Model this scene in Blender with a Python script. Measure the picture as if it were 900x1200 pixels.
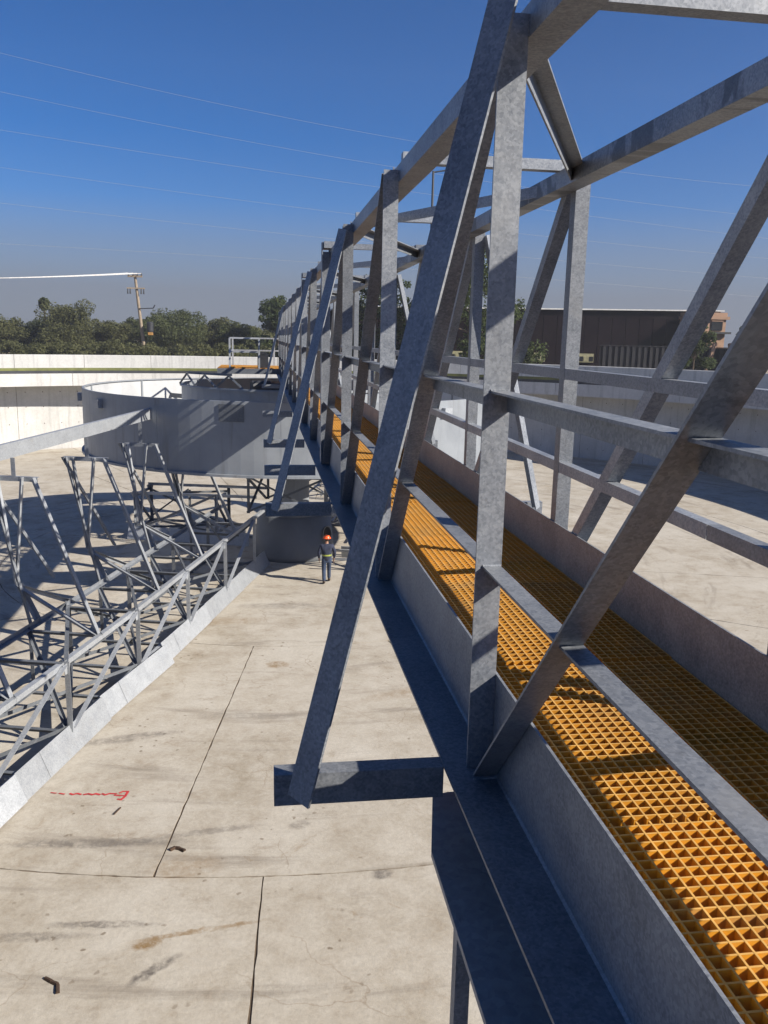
import bpy, bmesh, math, random
import numpy as np
from mathutils import Vector, Matrix

for o in list(bpy.data.objects):
    bpy.data.objects.remove(o)
scene = bpy.context.scene
COL = scene.collection
rnd = random.Random(7)
H = 8.85                      # camera height over the middle of the tank floor

# ---------------------------------------------------------------- camera
cam_d = bpy.data.cameras.new('camera')
cam = bpy.data.objects.new('camera', cam_d)
COL.objects.link(cam)
cam_d.sensor_fit = 'AUTO'
cam_d.sensor_width = 36.0
cam_d.lens = 987.0 / 1200.0 * 36.0
cam_d.clip_start = 0.05
cam_d.clip_end = 3000.0
R = Matrix(((0.98958108, -0.00770948, 0.14377012),
            (-0.14234648, -0.20223018, 0.96893779),
            (0.02160465, -0.97930767, -0.20122057)))
M = Matrix.Identity(4)
for i in range(3):
    M[i][0] = R[i][0]; M[i][1] = -R[i][1]; M[i][2] = -R[i][2]
M[2][3] = H
cam.matrix_world = M
scene.camera = cam

# ---------------------------------------------------------------- light
SUN_EL = math.radians(32.8)
SUN_AZ = math.atan2(0.866, -0.50)          # clockwise from +Y
world = bpy.data.worlds.new('World')
scene.world = world
world.use_nodes = True
wn, wl = world.node_tree.nodes, world.node_tree.links
sky = wn.new('ShaderNodeTexSky')
sky.sky_type = 'NISHITA'
sky.sun_disc = False
sky.sun_elevation = SUN_EL
sky.sun_rotation = SUN_AZ
sky.air_density = 0.7
sky.dust_density = 0.3
sky.ozone_density = 6.0
sky.altitude = 200
bg = wn['Background']
bg.inputs['Strength'].default_value = 0.062
hsv = wn.new('ShaderNodeHueSaturation')
hsv.inputs['Hue'].default_value = 0.505
hsv.inputs['Saturation'].default_value = 1.26
wl.new(sky.outputs['Color'], hsv.inputs['Color'])
# the city smog: a low grey band all round the horizon
tc = wn.new('ShaderNodeTexCoord'); sx = wn.new('ShaderNodeSeparateXYZ')
wl.new(tc.outputs['Generated'], sx.inputs[0])
smog = wn.new('ShaderNodeValToRGB')
smog.color_ramp.elements[0].position = 0.0; smog.color_ramp.elements[0].color = (0.97, 0.97, 0.97, 1)
smog.color_ramp.elements[1].position = 0.21; smog.color_ramp.elements[1].color = (0, 0, 0, 1)
for p_, v_ in ((0.05, 0.93), (0.10, 0.58), (0.145, 0.14)):
    e_ = smog.color_ramp.elements.new(p_); e_.color = (v_, v_, v_, 1)
wl.new(sx.outputs['Z'], smog.inputs['Fac'])
mxs = wn.new('ShaderNodeMix'); mxs.data_type = 'RGBA'
wl.new(smog.outputs['Color'], mxs.inputs[0]); wl.new(hsv.outputs['Color'], mxs.inputs[6])
mxs.inputs[7].default_value = (2.08, 2.25, 2.75, 1)
wl.new(mxs.outputs[2], bg.inputs['Color'])
sd = bpy.data.lights.new('sun', 'SUN')
sd.energy = 5.0
sd.angle = math.radians(0.5)
sd.color = (1.0, 0.93, 0.82)
sun = bpy.data.objects.new('sun', sd)
COL.objects.link(sun)
S = Vector((math.sin(SUN_AZ) * math.cos(SUN_EL), math.cos(SUN_AZ) * math.cos(SUN_EL), math.sin(SUN_EL)))
sun.rotation_euler = S.to_track_quat('Z', 'Y').to_euler()
sun.location = (30, -20, 40)
scene.view_settings.view_transform = 'Standard'
scene.view_settings.look = 'None'
scene.view_settings.gamma = 1.0
scene.view_settings.exposure = 0.85
scene.cycles.max_bounces = 6

# ---------------------------------------------------------------- materials
def new_mat(name):
    m = bpy.data.materials.new(name)
    m.use_nodes = True
    nt = m.node_tree
    return m, nt, nt.nodes['Principled BSDF']

def nd(nt, t, **kw):
    n = nt.nodes.new(t)
    for k, v in kw.items():
        if k in n.inputs:
            n.inputs[k].default_value = v
        else:
            setattr(n, k, v)
    return n

def ramp(nt, src, stops):
    r = nt.nodes.new('ShaderNodeValToRGB')
    e = r.color_ramp.elements
    while len(e) < len(stops):
        e.new(0.5)
    for i, (p, c) in enumerate(stops):
        e[i].position = p
        e[i].color = (c[0], c[1], c[2], 1) if hasattr(c, '__len__') else (c, c, c, 1)
    nt.links.new(src, r.inputs['Fac'])
    return r.outputs['Color']

# Mix node exposes several sockets called A/B; pick the colour ones
def mix(nt, fac, a, b, mode='MIX'):
    m = nt.nodes.new('ShaderNodeMix')
    m.data_type = 'RGBA'
    m.blend_type = mode
    fs, as_, bs = m.inputs[0], m.inputs[6], m.inputs[7]
    for sock, v in ((fs, fac), (as_, a), (bs, b)):
        if isinstance(v, bpy.types.NodeSocket):
            nt.links.new(v, sock)
        elif sock is fs:
            sock.default_value = v
        else:
            sock.default_value = (v[0], v[1], v[2], 1)
    return m.outputs[2]

def math_n(nt, op, a, b=None):
    m = nt.nodes.new('ShaderNodeMath')
    m.operation = op
    for i, v in enumerate((a, b)):
        if v is None:
            continue
        if isinstance(v, bpy.types.NodeSocket):
            nt.links.new(v, m.inputs[i])
        else:
            m.inputs[i].default_value = v
    return m.outputs[0]

def noise(nt, vec, scale, detail=4, rough=0.55, dist=0.0):
    n = nd(nt, 'ShaderNodeTexNoise', Scale=scale, Detail=detail, Roughness=rough, Distortion=dist)
    nt.links.new(vec, n.inputs['Vector'])
    return n.outputs['Fac']

def pos(nt):
    return nt.nodes.new('ShaderNodeNewGeometry').outputs['Position']

def bump(nt, b, height, strength=0.2, dist=0.01):
    n = nd(nt, 'ShaderNodeBump', Strength=strength, Distance=dist)
    nt.links.new(height, n.inputs['Height'])
    nt.links.new(n.outputs['Normal'], b.inputs['Normal'])

def galv(name, lo=(0.125, 0.139, 0.162), hi=(0.335, 0.35, 0.372), metallic=0.35, rough=0.5, spangle=120):
    m, nt, b = new_mat(name)
    p = pos(nt)
    v = nd(nt, 'ShaderNodeTexVoronoi', Scale=spangle)
    nt.links.new(p, v.inputs['Vector'])
    sp = nt.nodes.new('ShaderNodeSeparateColor')
    nt.links.new(v.outputs['Color'], sp.inputs['Color'])
    cl = noise(nt, p, 3.0, 5, 0.6, 0.4)
    fine = noise(nt, p, 38, 5, 0.7, 0.6)
    f = math_n(nt, 'ADD', math_n(nt, 'MULTIPLY', sp.outputs[0], 0.2), math_n(nt, 'MULTIPLY', cl, 0.5))
    f = math_n(nt, 'ADD', f, math_n(nt, 'MULTIPLY', fine, 0.45))
    c = ramp(nt, f, [(0.36, lo), (0.82, hi)])
    # white rust / water marks
    st = noise(nt, p, 1.3, 6, 0.7, 1.2)
    c = mix(nt, ramp(nt, st, [(0.56, 0.0), (0.72, 0.5)]), c, (0.29, 0.29, 0.287))
    drip = noise(nt, p, 8.0, 6, 0.75, 2.0)
    c = mix(nt, ramp(nt, drip, [(0.58, 0.0), (0.68, 0.35)]), c, (0.075, 0.077, 0.082))
    oi = nt.nodes.new('ShaderNodeObjectInfo')
    mr = nt.nodes.new('ShaderNodeMapRange'); nt.links.new(oi.outputs['Random'], mr.inputs['Value'])
    mr.inputs['To Min'].default_value = 0.84; mr.inputs['To Max'].default_value = 1.26
    vm = nd(nt, 'ShaderNodeVectorMath', operation='SCALE')
    nt.links.new(c, vm.inputs[0]); nt.links.new(mr.outputs[0], vm.inputs['Scale'])
    c = vm.outputs[0]
    nt.links.new(c, b.inputs['Base Color'])
    b.inputs['Metallic'].default_value = metallic
    rr = nt.nodes.new('ShaderNodeMapRange')
    nt.links.new(fine, rr.inputs['Value'])
    rr.inputs['To Min'].default_value = rough - 0.12
    rr.inputs['To Max'].default_value = rough + 0.14
    nt.links.new(rr.outputs[0], b.inputs['Roughness'])
    bump(nt, b, fine, 0.12, 0.004)
    return m

GALV = galv('galvanized_steel')
def chord_stain(m):
    nt = m.node_tree; b = nt.nodes['Principled BSDF']
    old = b.inputs['Base Color'].links[0].from_socket
    p = pos(nt); mp = nd(nt, 'ShaderNodeMapping'); mp.inputs['Scale'].default_value = (0.4, 3.6, 2.0)
    nt.links.new(p, mp.inputs['Vector'])
    f = noise(nt, mp.outputs[0], 1.0, 3, 0.6, 0.2)
    nt.links.new(mix(nt, ramp(nt, f, [(0.47, 0.0), (0.51, 0.62)]), old, (0.055, 0.06, 0.07)), b.inputs['Base Color'])
    return m
GALV_CHORD = chord_stain(galv('galvanized_steel_stained'))
GALV_FAR = galv('galvanized_steel_dark', (0.10, 0.111, 0.128), (0.18, 0.193, 0.212), 0.35, 0.55, 30)  # darker copy; on the rake's inner members shade is put into colour
GALV_BRIGHT = galv('galvanized_steel_pale', (0.25, 0.266, 0.29), (0.42, 0.44, 0.465), 0.3, 0.5, 40)  # paler copy; on the rake's front members sunlight is put into colour

def plain(name, col, rough=0.7, metallic=0.0, var=0.25, scale=4.0, bmp=0.0):
    m, nt, b = new_mat(name)
    p = pos(nt)
    f = noise(nt, p, scale, 5, 0.6, 0.3)
    lo = tuple(c * (1 - var) for c in col)
    hi = tuple(min(1, c * (1 + var)) for c in col)
    nt.links.new(ramp(nt, f, [(0.3, lo), (0.7, hi)]), b.inputs['Base Color'])
    b.inputs['Roughness'].default_value = rough
    b.inputs['Metallic'].default_value = metallic
    if bmp:
        bump(nt, b, f, bmp, 0.02)
    return m

GREY_ = (0.13, 0.115, 0.10); OCH_ = (0.22, 0.145, 0.07)
FLOOR_MARKS = [(-2.75, 13.6, 1.9, 0.16, -4, GREY_, 0.75), (-1.0, 13.75, 1.2, 0.12, 6, GREY_, 0.5), (-2.3, 11.45, 0.9, 0.10, -6, GREY_, 0.8), (-3.4, 11.3, 1.2, 0.12, -4, GREY_, 0.6),
               (-1.45, 10.42, 0.5, 0.11, 40, GREY_, 1.0), (-1.62, 10.95, 0.28, 0.13, 15, OCH_, 1.0), (-0.9, 11.15, 1.1, 0.07, 8, OCH_, 0.8), (0.68, 13.8, 0.22, 0.16, 10, GREY_, 0.6),
               (1.95, 12.2, 0.22, 0.16, 20, GREY_, 0.9), (0.45, 21.7, 0.35, 0.3, 0, OCH_, 0.9), (-2.9, 17.6, 1.3, 0.22, 12, GREY_, 0.6), (-0.2, 18.5, 1.6, 0.2, -8, GREY_, 0.35),
               (-1.6, 25.5, 2.2, 0.5, 4, OCH_, 0.4), (0.8, 27.0, 2.0, 0.4, -5, GREY_, 0.4), (5.0, 20.0, 3.0, 0.4, 20, OCH_, 0.5), (7.0, 24.0, 3.0, 0.3, -10, GREY_, 0.5), (-1.2, 12.75, 0.7, 0.45, 0, OCH_, 0.45)]
def concrete_floor():
    m, nt, b = new_mat('floor_concrete')
    p = pos(nt)
    # polar coordinates about the tank centre, for the swept trowel and tyre arcs
    sub = nd(nt, 'ShaderNodeVectorMath', operation='SUBTRACT')
    nt.links.new(p, sub.inputs[0]); sub.inputs[1].default_value = (1.33, 34.3, 0)
    sep = nt.nodes.new('ShaderNodeSeparateXYZ'); nt.links.new(sub.outputs[0], sep.inputs[0])
    rr = math_n(nt, 'SQRT', math_n(nt, 'ADD', math_n(nt, 'MULTIPLY', sep.outputs[0], sep.outputs[0]),
                                   math_n(nt, 'MULTIPLY', sep.outputs[1], sep.outputs[1])))
    an = math_n(nt, 'ARCTAN2', sep.outputs[0], sep.outputs[1])
    cmb = nt.nodes.new('ShaderNodeCombineXYZ')
    nt.links.new(math_n(nt, 'MULTIPLY', rr, 1.6), cmb.inputs[0])
    nt.links.new(math_n(nt, 'MULTIPLY', an, 3.2), cmb.inputs[1])
    arc = noise(nt, cmb.outputs[0], 1.0, 7, 0.62, 0.25)
    big = noise(nt, p, 0.35, 5, 0.6, 0.5)
    med = noise(nt, p, 1.7, 8, 0.72, 0.25)
    fine = noise(nt, p, 14.0, 7, 0.72, 0.3)
    c = ramp(nt, big, [(0.28, (0.315, 0.272, 0.21)), (0.5, (0.395, 0.353, 0.29)), (0.70, (0.475, 0.44, 0.38))])
    c = mix(nt, ramp(nt, med, [(0.42, 0.0), (0.64, 0.5)]), c, (0.53, 0.495, 0.43))
    c = mix(nt, ramp(nt, med, [(0.28, 0.6), (0.42, 0.0)]), c, (0.255, 0.20, 0.14))
    c = mix(nt, ramp(nt, arc, [(0.56, 0.0), (0.68, 0.6)]), c, (0.21, 0.18, 0.145))
    c = mix(nt, 0.5, c, ramp(nt, fine, [(0.32, 0.68), (0.62, 1.0)]), 'MULTIPLY')
    # mud spots, gathered in patches
    v = nd(nt, 'ShaderNodeTexVoronoi', Scale=4.2, Randomness=1.0)
    wob = nd(nt, 'ShaderNodeVectorMath', operation='ADD')
    nn = nd(nt, 'ShaderNodeTexNoise', Scale=9.0)
    nt.links.new(p, nn.inputs['Vector'])
    sc = nd(nt, 'ShaderNodeVectorMath', operation='SCALE'); sc.inputs['Scale'].default_value = 0.12
    nt.links.new(nn.outputs['Color'], sc.inputs[0])
    nt.links.new(p, wob.inputs[0]); nt.links.new(sc.outputs[0], wob.inputs[1])
    nt.links.new(wob.outputs[0], v.inputs['Vector'])
    spot = ramp(nt, v.outputs['Distance'], [(0.10, 1.0), (0.19, 0.0)])
    patch = ramp(nt, noise(nt, p, 0.55, 3, 0.5, 0.6), [(0.53, 0.0), (0.61, 0.7)])
    c = mix(nt, math_n(nt, 'MULTIPLY', spot, patch), c, (0.13, 0.095, 0.06))
    # ochre splashes
    sp2 = ramp(nt, noise(nt, p, 0.9, 8, 0.72, 1.4), [(0.63, 0.0), (0.72, 0.6)])
    c = mix(nt, sp2, c, (0.22, 0.15, 0.08))
    # single marks: tyre scuffs, splashes, damp patches (x, y, half length, half width, angle, colour, strength)
    for (mx_, my_, la, lb, an_, cc, st_) in FLOOR_MARKS:
        mp = nd(nt, 'ShaderNodeMapping'); mp.vector_type = 'TEXTURE'
        mp.inputs['Location'].default_value = (mx_, my_, 0); mp.inputs['Rotation'].default_value = (0, 0, math.radians(an_)); mp.inputs['Scale'].default_value = (la, lb, 50)
        nt.links.new(wob.outputs[0], mp.inputs['Vector'])
        g_ = nt.nodes.new('ShaderNodeTexGradient'); g_.gradient_type = 'SPHERICAL'; nt.links.new(mp.outputs[0], g_.inputs['Vector'])
        fm = math_n(nt, 'MULTIPLY', ramp(nt, g_.outputs['Fac'], [(0.0, 0.0), (0.45, st_)]), ramp(nt, noise(nt, p, 5.0, 7, 0.75, 0.4), [(0.34, 0.0), (0.58, 1.0)]))
        c = mix(nt, fm, c, cc)
    # hairline cracks
    w2 = nd(nt, 'ShaderNodeTexVoronoi', Scale=0.42, feature='DISTANCE_TO_EDGE')
    wob2 = nd(nt, 'ShaderNodeVectorMath', operation='ADD')
    sc2 = nd(nt, 'ShaderNodeVectorMath', operation='SCALE'); sc2.inputs['Scale'].default_value = 0.8
    n2 = nd(nt, 'ShaderNodeTexNoise', Scale=1.4, Detail=6.0)
    nt.links.new(p, n2.inputs['Vector']); nt.links.new(n2.outputs['Color'], sc2.inputs[0])
    nt.links.new(p, wob2.inputs[0]); nt.links.new(sc2.outputs[0], wob2.inputs[1])
    nt.links.new(wob2.outputs[0], w2.inputs['Vector'])
    crk = ramp(nt, w2.outputs['Distance'], [(0.0, 0.5), (0.006, 0.0)])
    crk = math_n(nt, 'MULTIPLY', crk, ramp(nt, noise(nt, p, 0.3, 2), [(0.5, 0.0), (0.56, 1.0)]))
    c = mix(nt, crk, c, (0.2, 0.15, 0.10))
    nt.links.new(c, b.inputs['Base Color'])
    b.inputs['Roughness'].default_value = 0.85
    b.inputs['Specular IOR Level'].default_value = 0.25
    hh = math_n(nt, 'ADD', math_n(nt, 'MULTIPLY', med, 0.6), fine)
    bump(nt, b, hh, 0.35, 0.02)
    return m

def concrete_wall(name, base):
    m, nt, b = new_mat(name)
    p = pos(nt)
    big = noise(nt, p, 0.4, 6, 0.65, 0.6)
    mp = nd(nt, 'ShaderNodeMapping'); mp.inputs['Scale'].default_value = (2.2, 2.2, 0.16)
    nt.links.new(p, mp.inputs['Vector'])
    streak = noise(nt, mp.outputs[0], 1.2, 6, 0.7, 0.4)
    fine = noise(nt, p, 7, 6, 0.7)
    c = ramp(nt, big, [(0.3, tuple(x * 0.86 for x in base)), (0.7, tuple(min(1, x * 1.08) for x in base))])
    c = mix(nt, ramp(nt, streak, [(0.52, 0.0), (0.70, 0.55)]), c, tuple(x * 0.52 for x in base))
    c = mix(nt, 0.5, c, ramp(nt, fine, [(0.3, 0.7), (0.7, 1.0)]), 'MULTIPLY')
    nt.links.new(c, b.inputs['Base Color'])
    b.inputs['Roughness'].default_value = 0.85
    bump(nt, b, fine, 0.2, 0.02)
    return m

CONC_FLOOR = concrete_floor()
CONC_WALL = concrete_wall('wall_concrete', (0.52, 0.515, 0.50))
JOINT = plain('joint_grime', (0.10, 0.07, 0.045), 0.95, 0.0, 0.5, 5.0)
TIE = plain('tie_hole_grout', (0.10, 0.07, 0.055), 0.9)
PAINT_GREY = None
def grey_paint(name='grey_primer', k=1.0):
    m, nt, b = new_mat(name)
    p = pos(nt)
    big = noise(nt, p, 0.7, 5, 0.6, 0.8)
    mp = nd(nt, 'ShaderNodeMapping'); mp.inputs['Scale'].default_value = (3.0, 3.0, 0.22)
    nt.links.new(p, mp.inputs['Vector'])
    st = noise(nt, mp.outputs[0], 1.0, 6, 0.7, 0.3)
    c = ramp(nt, big, [(0.3, (0.20 * k, 0.218 * k, 0.242 * k)), (0.7, (0.27 * k, 0.29 * k, 0.315 * k))])
    c = mix(nt, ramp(nt, st, [(0.54, 0.0), (0.70, 0.5)]), c, (0.14, 0.132, 0.125))
    nt.links.new(c, b.inputs['Base Color'])
    b.inputs['Roughness'].default_value = 0.5
    return m
PAINT_GREY = grey_paint()
PAINT_SHADED = grey_paint('shaded_grey_primer', 0.5)  # same primer with the column drum's shade put into the colour
PALE_GREY = plain('pale_grey', (0.44, 0.45, 0.46), 0.5, 0.0, 0.12, 0.8)
YELLOW = plain('yellow_fibreglass', (0.52, 0.225, 0.012), 0.6, 0.0, 0.16, 9.0)
def per_piece(m, lo, hi):
    nt = m.node_tree; b = nt.nodes['Principled BSDF']; old = b.inputs['Base Color'].links[0].from_socket
    oi = nt.nodes.new('ShaderNodeObjectInfo'); mr = nt.nodes.new('ShaderNodeMapRange'); nt.links.new(oi.outputs['Random'], mr.inputs['Value'])
    mr.inputs['To Min'].default_value = lo; mr.inputs['To Max'].default_value = hi
    dust = ramp(nt, noise(nt, pos(nt), 2.2, 6, 0.7, 0.8), [(0.5, 0.0), (0.72, 0.55)])
    vm = nd(nt, 'ShaderNodeVectorMath', operation='SCALE')
    nt.links.new(mix(nt, dust, old, (0.33, 0.25, 0.15)), vm.inputs[0]); nt.links.new(mr.outputs[0], vm.inputs['Scale'])
    nt.links.new(vm.outputs[0], b.inputs['Base Color'])
per_piece(YELLOW, 0.86, 1.1)
YELLOW_TOP = plain('yellow_grit_top', (0.54, 0.305, 0.08), 0.85, 0.0, 0.22, 14.0)
WEIR = plain('weir_fibreglass', (0.12, 0.13, 0.035), 0.7, 0.0, 0.35, 1.2)
DARK = plain('dark_machinery', (0.035, 0.037, 0.042), 0.5, 0.2)
BLACK = plain('black_void', (0.004, 0.004, 0.004), 0.9)
RED = plain('red_spray_paint', (0.45, 0.03, 0.035), 0.8, 0.0, 0.45, 6.0)
WOOD = plain('pole_wood', (0.25, 0.20, 0.145), 0.85, 0.0, 0.25, 2.0)
GROUND = plain('dry_earth', (0.22, 0.18, 0.12), 0.95, 0.0, 0.3, 0.08)
BUILDING_DARK = plain('dark_cladding', (0.008, 0.005, 0.0065), 0.95, 0.0, 0.3, 0.4)
BUILDING_DARK.node_tree.nodes['Principled BSDF'].inputs['Specular IOR Level'].default_value = 0.05
WHITE = plain('white_trim', (0.5, 0.5, 0.49), 0.6)
TAN = plain('tan_render', (0.33, 0.205, 0.135), 0.85, 0.0, 0.2, 0.8)
FENCE = plain('blue_grey_sheet', (0.009, 0.009, 0.013), 0.9, 0.0)
CREAM = plain('cream_paint', (0.20, 0.19, 0.11), 0.7)
GLASS = plain('dark_glass', (0.02, 0.022, 0.025), 0.15)
BARK = plain('bark', (0.09, 0.065, 0.045), 0.9)
ORANGE = plain('orange_plastic', (0.80, 0.10, 0.02), 0.35, 0.0, 0.05)
NAVY = plain('navy_cloth', (0.022, 0.028, 0.055), 0.9, 0.0, 0.3, 7.0)
DENIM = plain('blue_denim', (0.032, 0.05, 0.095), 0.9, 0.0, 0.3, 7.0)
HIVIS = plain('hivis_band', (0.30, 0.34, 0.06), 0.6, 0.0, 0.15, 14.0)
SKIN = plain('skin', (0.30, 0.16, 0.10), 0.6, 0.0, 0.08)
LEATHER = plain('boot_leather', (0.035, 0.022, 0.016), 0.6)
WIRE = plain('wire_aluminium', (0.34, 0.35, 0.37), 0.5, 0.1)
WIRE_PALE = plain('wire_pale', (0.62, 0.60, 0.57), 0.5, 0.1)
RUST = plain('rusty_scrap', (0.05, 0.028, 0.016), 0.9)

def leaf_mat(name, a, bcol, c3):
    m, nt, b = new_mat(name)
    p = pos(nt)
    f = noise(nt, p, 0.9, 4, 0.6)
    f2 = noise(nt, p, 5.0, 2, 0.6)
    c = ramp(nt, f, [(0.32, a), (0.55, bcol), (0.72, c3)])
    c = mix(nt, 0.6, c, ramp(nt, f2, [(0.3, 0.7), (0.7, 1.0)]), 'MULTIPLY')
    nt.links.new(c, b.inputs['Base Color'])
    b.inputs['Roughness'].default_value = 0.7
    b.inputs['Specular IOR Level'].default_value = 0.2
    tr = nt.nodes.new('ShaderNodeBsdfTranslucent')
    nt.links.new(c, tr.inputs['Color'])
    ms = nt.nodes.new('ShaderNodeMixShader'); ms.inputs[0].default_value = 0.5
    nt.links.new(b.outputs[0], ms.inputs[1]); nt.links.new(tr.outputs[0], ms.inputs[2])
    nt.links.new(ms.outputs[0], nt.nodes['Material Output'].inputs['Surface'])
    return m
LEAF = leaf_mat('leaf_olive', (0.10, 0.108, 0.045), (0.14, 0.146, 0.062), (0.175, 0.175, 0.08))
LEAF2 = leaf_mat('leaf_deep', (0.075, 0.09, 0.04), (0.11, 0.128, 0.054), (0.145, 0.158, 0.068))
LEAF3 = leaf_mat('leaf_pine', (0.04, 0.06, 0.024), (0.075, 0.10, 0.035), (0.13, 0.15, 0.05))

# ---------------------------------------------------------------- mesh helpers
class MB:
    def __init__(self):
        self.v = []; self.f = []; self.mi = []
    def add(self, vs, fs, mi=0):
        n = len(self.v)
        self.v += [tuple(p) for p in vs]
        self.f += [tuple(i + n for i in f) for f in fs]
        self.mi += [mi] * len(fs)
        return self
    def box(self, lo, hi, mi=0):
        x0, y0, z0 = lo; x1, y1, z1 = hi
        vs = [(x0, y0, z0), (x1, y0, z0), (x1, y1, z0), (x0, y1, z0), (x0, y0, z1), (x1, y0, z1), (x1, y1, z1), (x0, y1, z1)]
        return self.add(vs, [(3, 2, 1, 0), (4, 5, 6, 7), (0, 1, 5, 4), (1, 2, 6, 5), (2, 3, 7, 6), (3, 0, 4, 7)], mi)
    def extr(self, prof, p0, p1, xdir, mi=0):
        """profile (list of 2-D points, anticlockwise) swept from p0 to p1; its x axis lies along xdir"""
        p0 = Vector(p0); p1 = Vector(p1); a = (p1 - p0).normalized()
        x = Vector(xdir); x = (x - a * x.dot(a)).normalized(); y = a.cross(x)
        n = len(prof)
        vs = [p0 + x * q[0] + y * q[1] for q in prof] + [p1 + x * q[0] + y * q[1] for q in prof]
        fs = [(i, (i + 1) % n, n + (i + 1) % n, n + i) for i in range(n)]
        fs += [tuple(reversed(range(n))), tuple(range(n, 2 * n))]
        return self.add(vs, fs, mi)
    def tube(self, p0, p1, r, n=8, r1=None):
        r1 = r if r1 is None else r1
        p0 = Vector(p0); p1 = Vector(p1); a = (p1 - p0).normalized()
        x = Vector((0, 0, 1)) if abs(a.z) < 0.9 else Vector((1, 0, 0))
        x = (x - a * x.dot(a)).normalized(); y = a.cross(x)
        vs = []
        for p, rad in ((p0, r), (p1, r1)):
            vs += [p + x * math.cos(t) * rad + y * math.sin(t) * rad for t in [2 * math.pi * i / n for i in range(n)]]
        fs = [(i, (i + 1) % n, n + (i + 1) % n, n + i) for i in range(n)] + [tuple(reversed(range(n))), tuple(range(n, 2 * n))]
        return self.add(vs, fs)
    def ring(self, cx, cy, prof, n, a0=0.0, a1=2 * math.pi):
        """closed (r, z) profile turned about a vertical axis"""
        full = abs(a1 - a0 - 2 * math.pi) < 1e-6
        cols = n if full else n + 1
        vs = []
        for i in range(cols):
            t = a0 + (a1 - a0) * i / n
            vs += [(cx + r * math.sin(t), cy + r * math.cos(t), z) for r, z in prof]
        k = len(prof); fs = []
        for i in range(n):
            j = (i + 1) % cols
            for q in range(k):
                q2 = (q + 1) % k
                fs.append((i * k + q, i * k + q2, j * k + q2, j * k + q))
        if not full:
            fs.append(tuple(range(k - 1, -1, -1))); fs.append(tuple((cols - 1) * k + q for q in range(k)))
        return self.add(vs, fs)
    def mesh(self, name, mats, origin=(0, 0, 0), smooth=False):
        me = bpy.data.meshes.new(name)
        ox, oy, oz = origin
        me.from_pydata([(x - ox, y - oy, z - oz) for x, y, z in self.v], [], self.f)
        for m in (mats if isinstance(mats, (list, tuple)) else [mats]):
            me.materials.append(m)
        if any(self.mi):
            me.polygons.foreach_set('material_index', self.mi)
        if smooth:
            me.polygons.foreach_set('use_smooth', [True] * len(me.polygons))
        bm = bmesh.new(); bm.from_mesh(me)
        bmesh.ops.recalc_face_normals(bm, faces=bm.faces)
        bm.to_mesh(me); bm.free()
        return me
    def centre(self):
        a = np.array(self.v)
        return tuple((a.min(0) + a.max(0)) / 2)
    def build(self, name, mats, parent=None, smooth=False, base=False):
        c = list(self.centre())
        if base:
            c[2] = min(p[2] for p in self.v)
        me = self.mesh(name, mats, c, smooth)
        return link(name, me, parent, c)

WLOC = {}
def link(name, me, parent=None, wloc=(0, 0, 0)):
    o = bpy.data.objects.new(name, me)
    COL.objects.link(o)
    pl = (0, 0, 0)
    if parent is not None:
        o.parent = parent
        pl = WLOC[parent.name]
    o.location = tuple(a - b for a, b in zip(wloc, pl))
    WLOC[o.name] = tuple(wloc)
    return o

def thing(name, label, cat, loc, group=None):
    o = link(name, None, None, loc)
    return tag(o, label, cat, group)

def tag(o, label=None, cat=None, group=None, kind=None):
    if label: o['label'] = label
    if cat: o['category'] = cat
    if group: o['group'] = group
    if kind: o['kind'] = kind
    return o

def prof_L(w, h, t):
    return [(0, 0), (w, 0), (w, t), (t, t), (t, h), (0, h)]
def prof_rect(x0, y0, x1, y1):
    return [(x0, y0), (x1, y0), (x1, y1), (x0, y1)]
def prof_C(w, h, t):          # channel open to +x, height along y, centred
    return [(0, -h / 2), (w, -h / 2), (w, -h / 2 + t), (t, -h / 2 + t), (t, h / 2 - t), (w, h / 2 - t), (w, h / 2), (0, h / 2)]

CX, CY = 1.33, 34.3           # tank centre
def zc(z): return z + H       # heights given relative to the camera
def floor_z(r): return 0.45 * r / 34.0

# ---------------------------------------------------------------- ground and tank floor
mb = MB()
N = 72
ring0 = [(CX + 34.45 * math.sin(2 * math.pi * i / N), CY + 34.45 * math.cos(2 * math.pi * i / N), zc(-2.75)) for i in range(N)]
ring1 = [(CX + 70 * math.sin(2 * math.pi * i / N), CY + 70 * math.cos(2 * math.pi * i / N), zc(-2.9)) for i in range(N)]
ring2 = [(CX + 1800 * math.sin(2 * math.pi * i / N), CY + 1800 * math.cos(2 * math.pi * i / N), zc(-3.2)) for i in range(N)]
mb.add(ring0 + ring1 + ring2, [(r * N + i, r * N + (i + 1) % N, (r + 1) * N + (i + 1) % N, (r + 1) * N + i) for r in (0, 1) for i in range(N)])
tag(mb.build('ground', GROUND), 'dry earth around the tank out to the trees', kind='structure')

mb = MB()
K = 96
vs = [(CX, CY, -0.016)]
for r in (11, 22, 34.2):
    vs += [(CX + r * math.sin(2 * math.pi * i / K), CY + r * math.cos(2 * math.pi * i / K), floor_z(r) - 0.016) for i in range(K)]
fs = [(0, 1 + i, 1 + (i + 1) % K) for i in range(K)]
for q in (0, 1):
    fs += [(1 + q * K + i, 1 + (q + 1) * K + i, 1 + (q + 1) * K + (i + 1) % K, 1 + q * K + (i + 1) % K) for i in range(K)]
mb.add(vs, fs)
tank_floor = tag(mb.build('tank_floor', JOINT), 'pale cast concrete slabs of the round tank floor', kind='structure')

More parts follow.
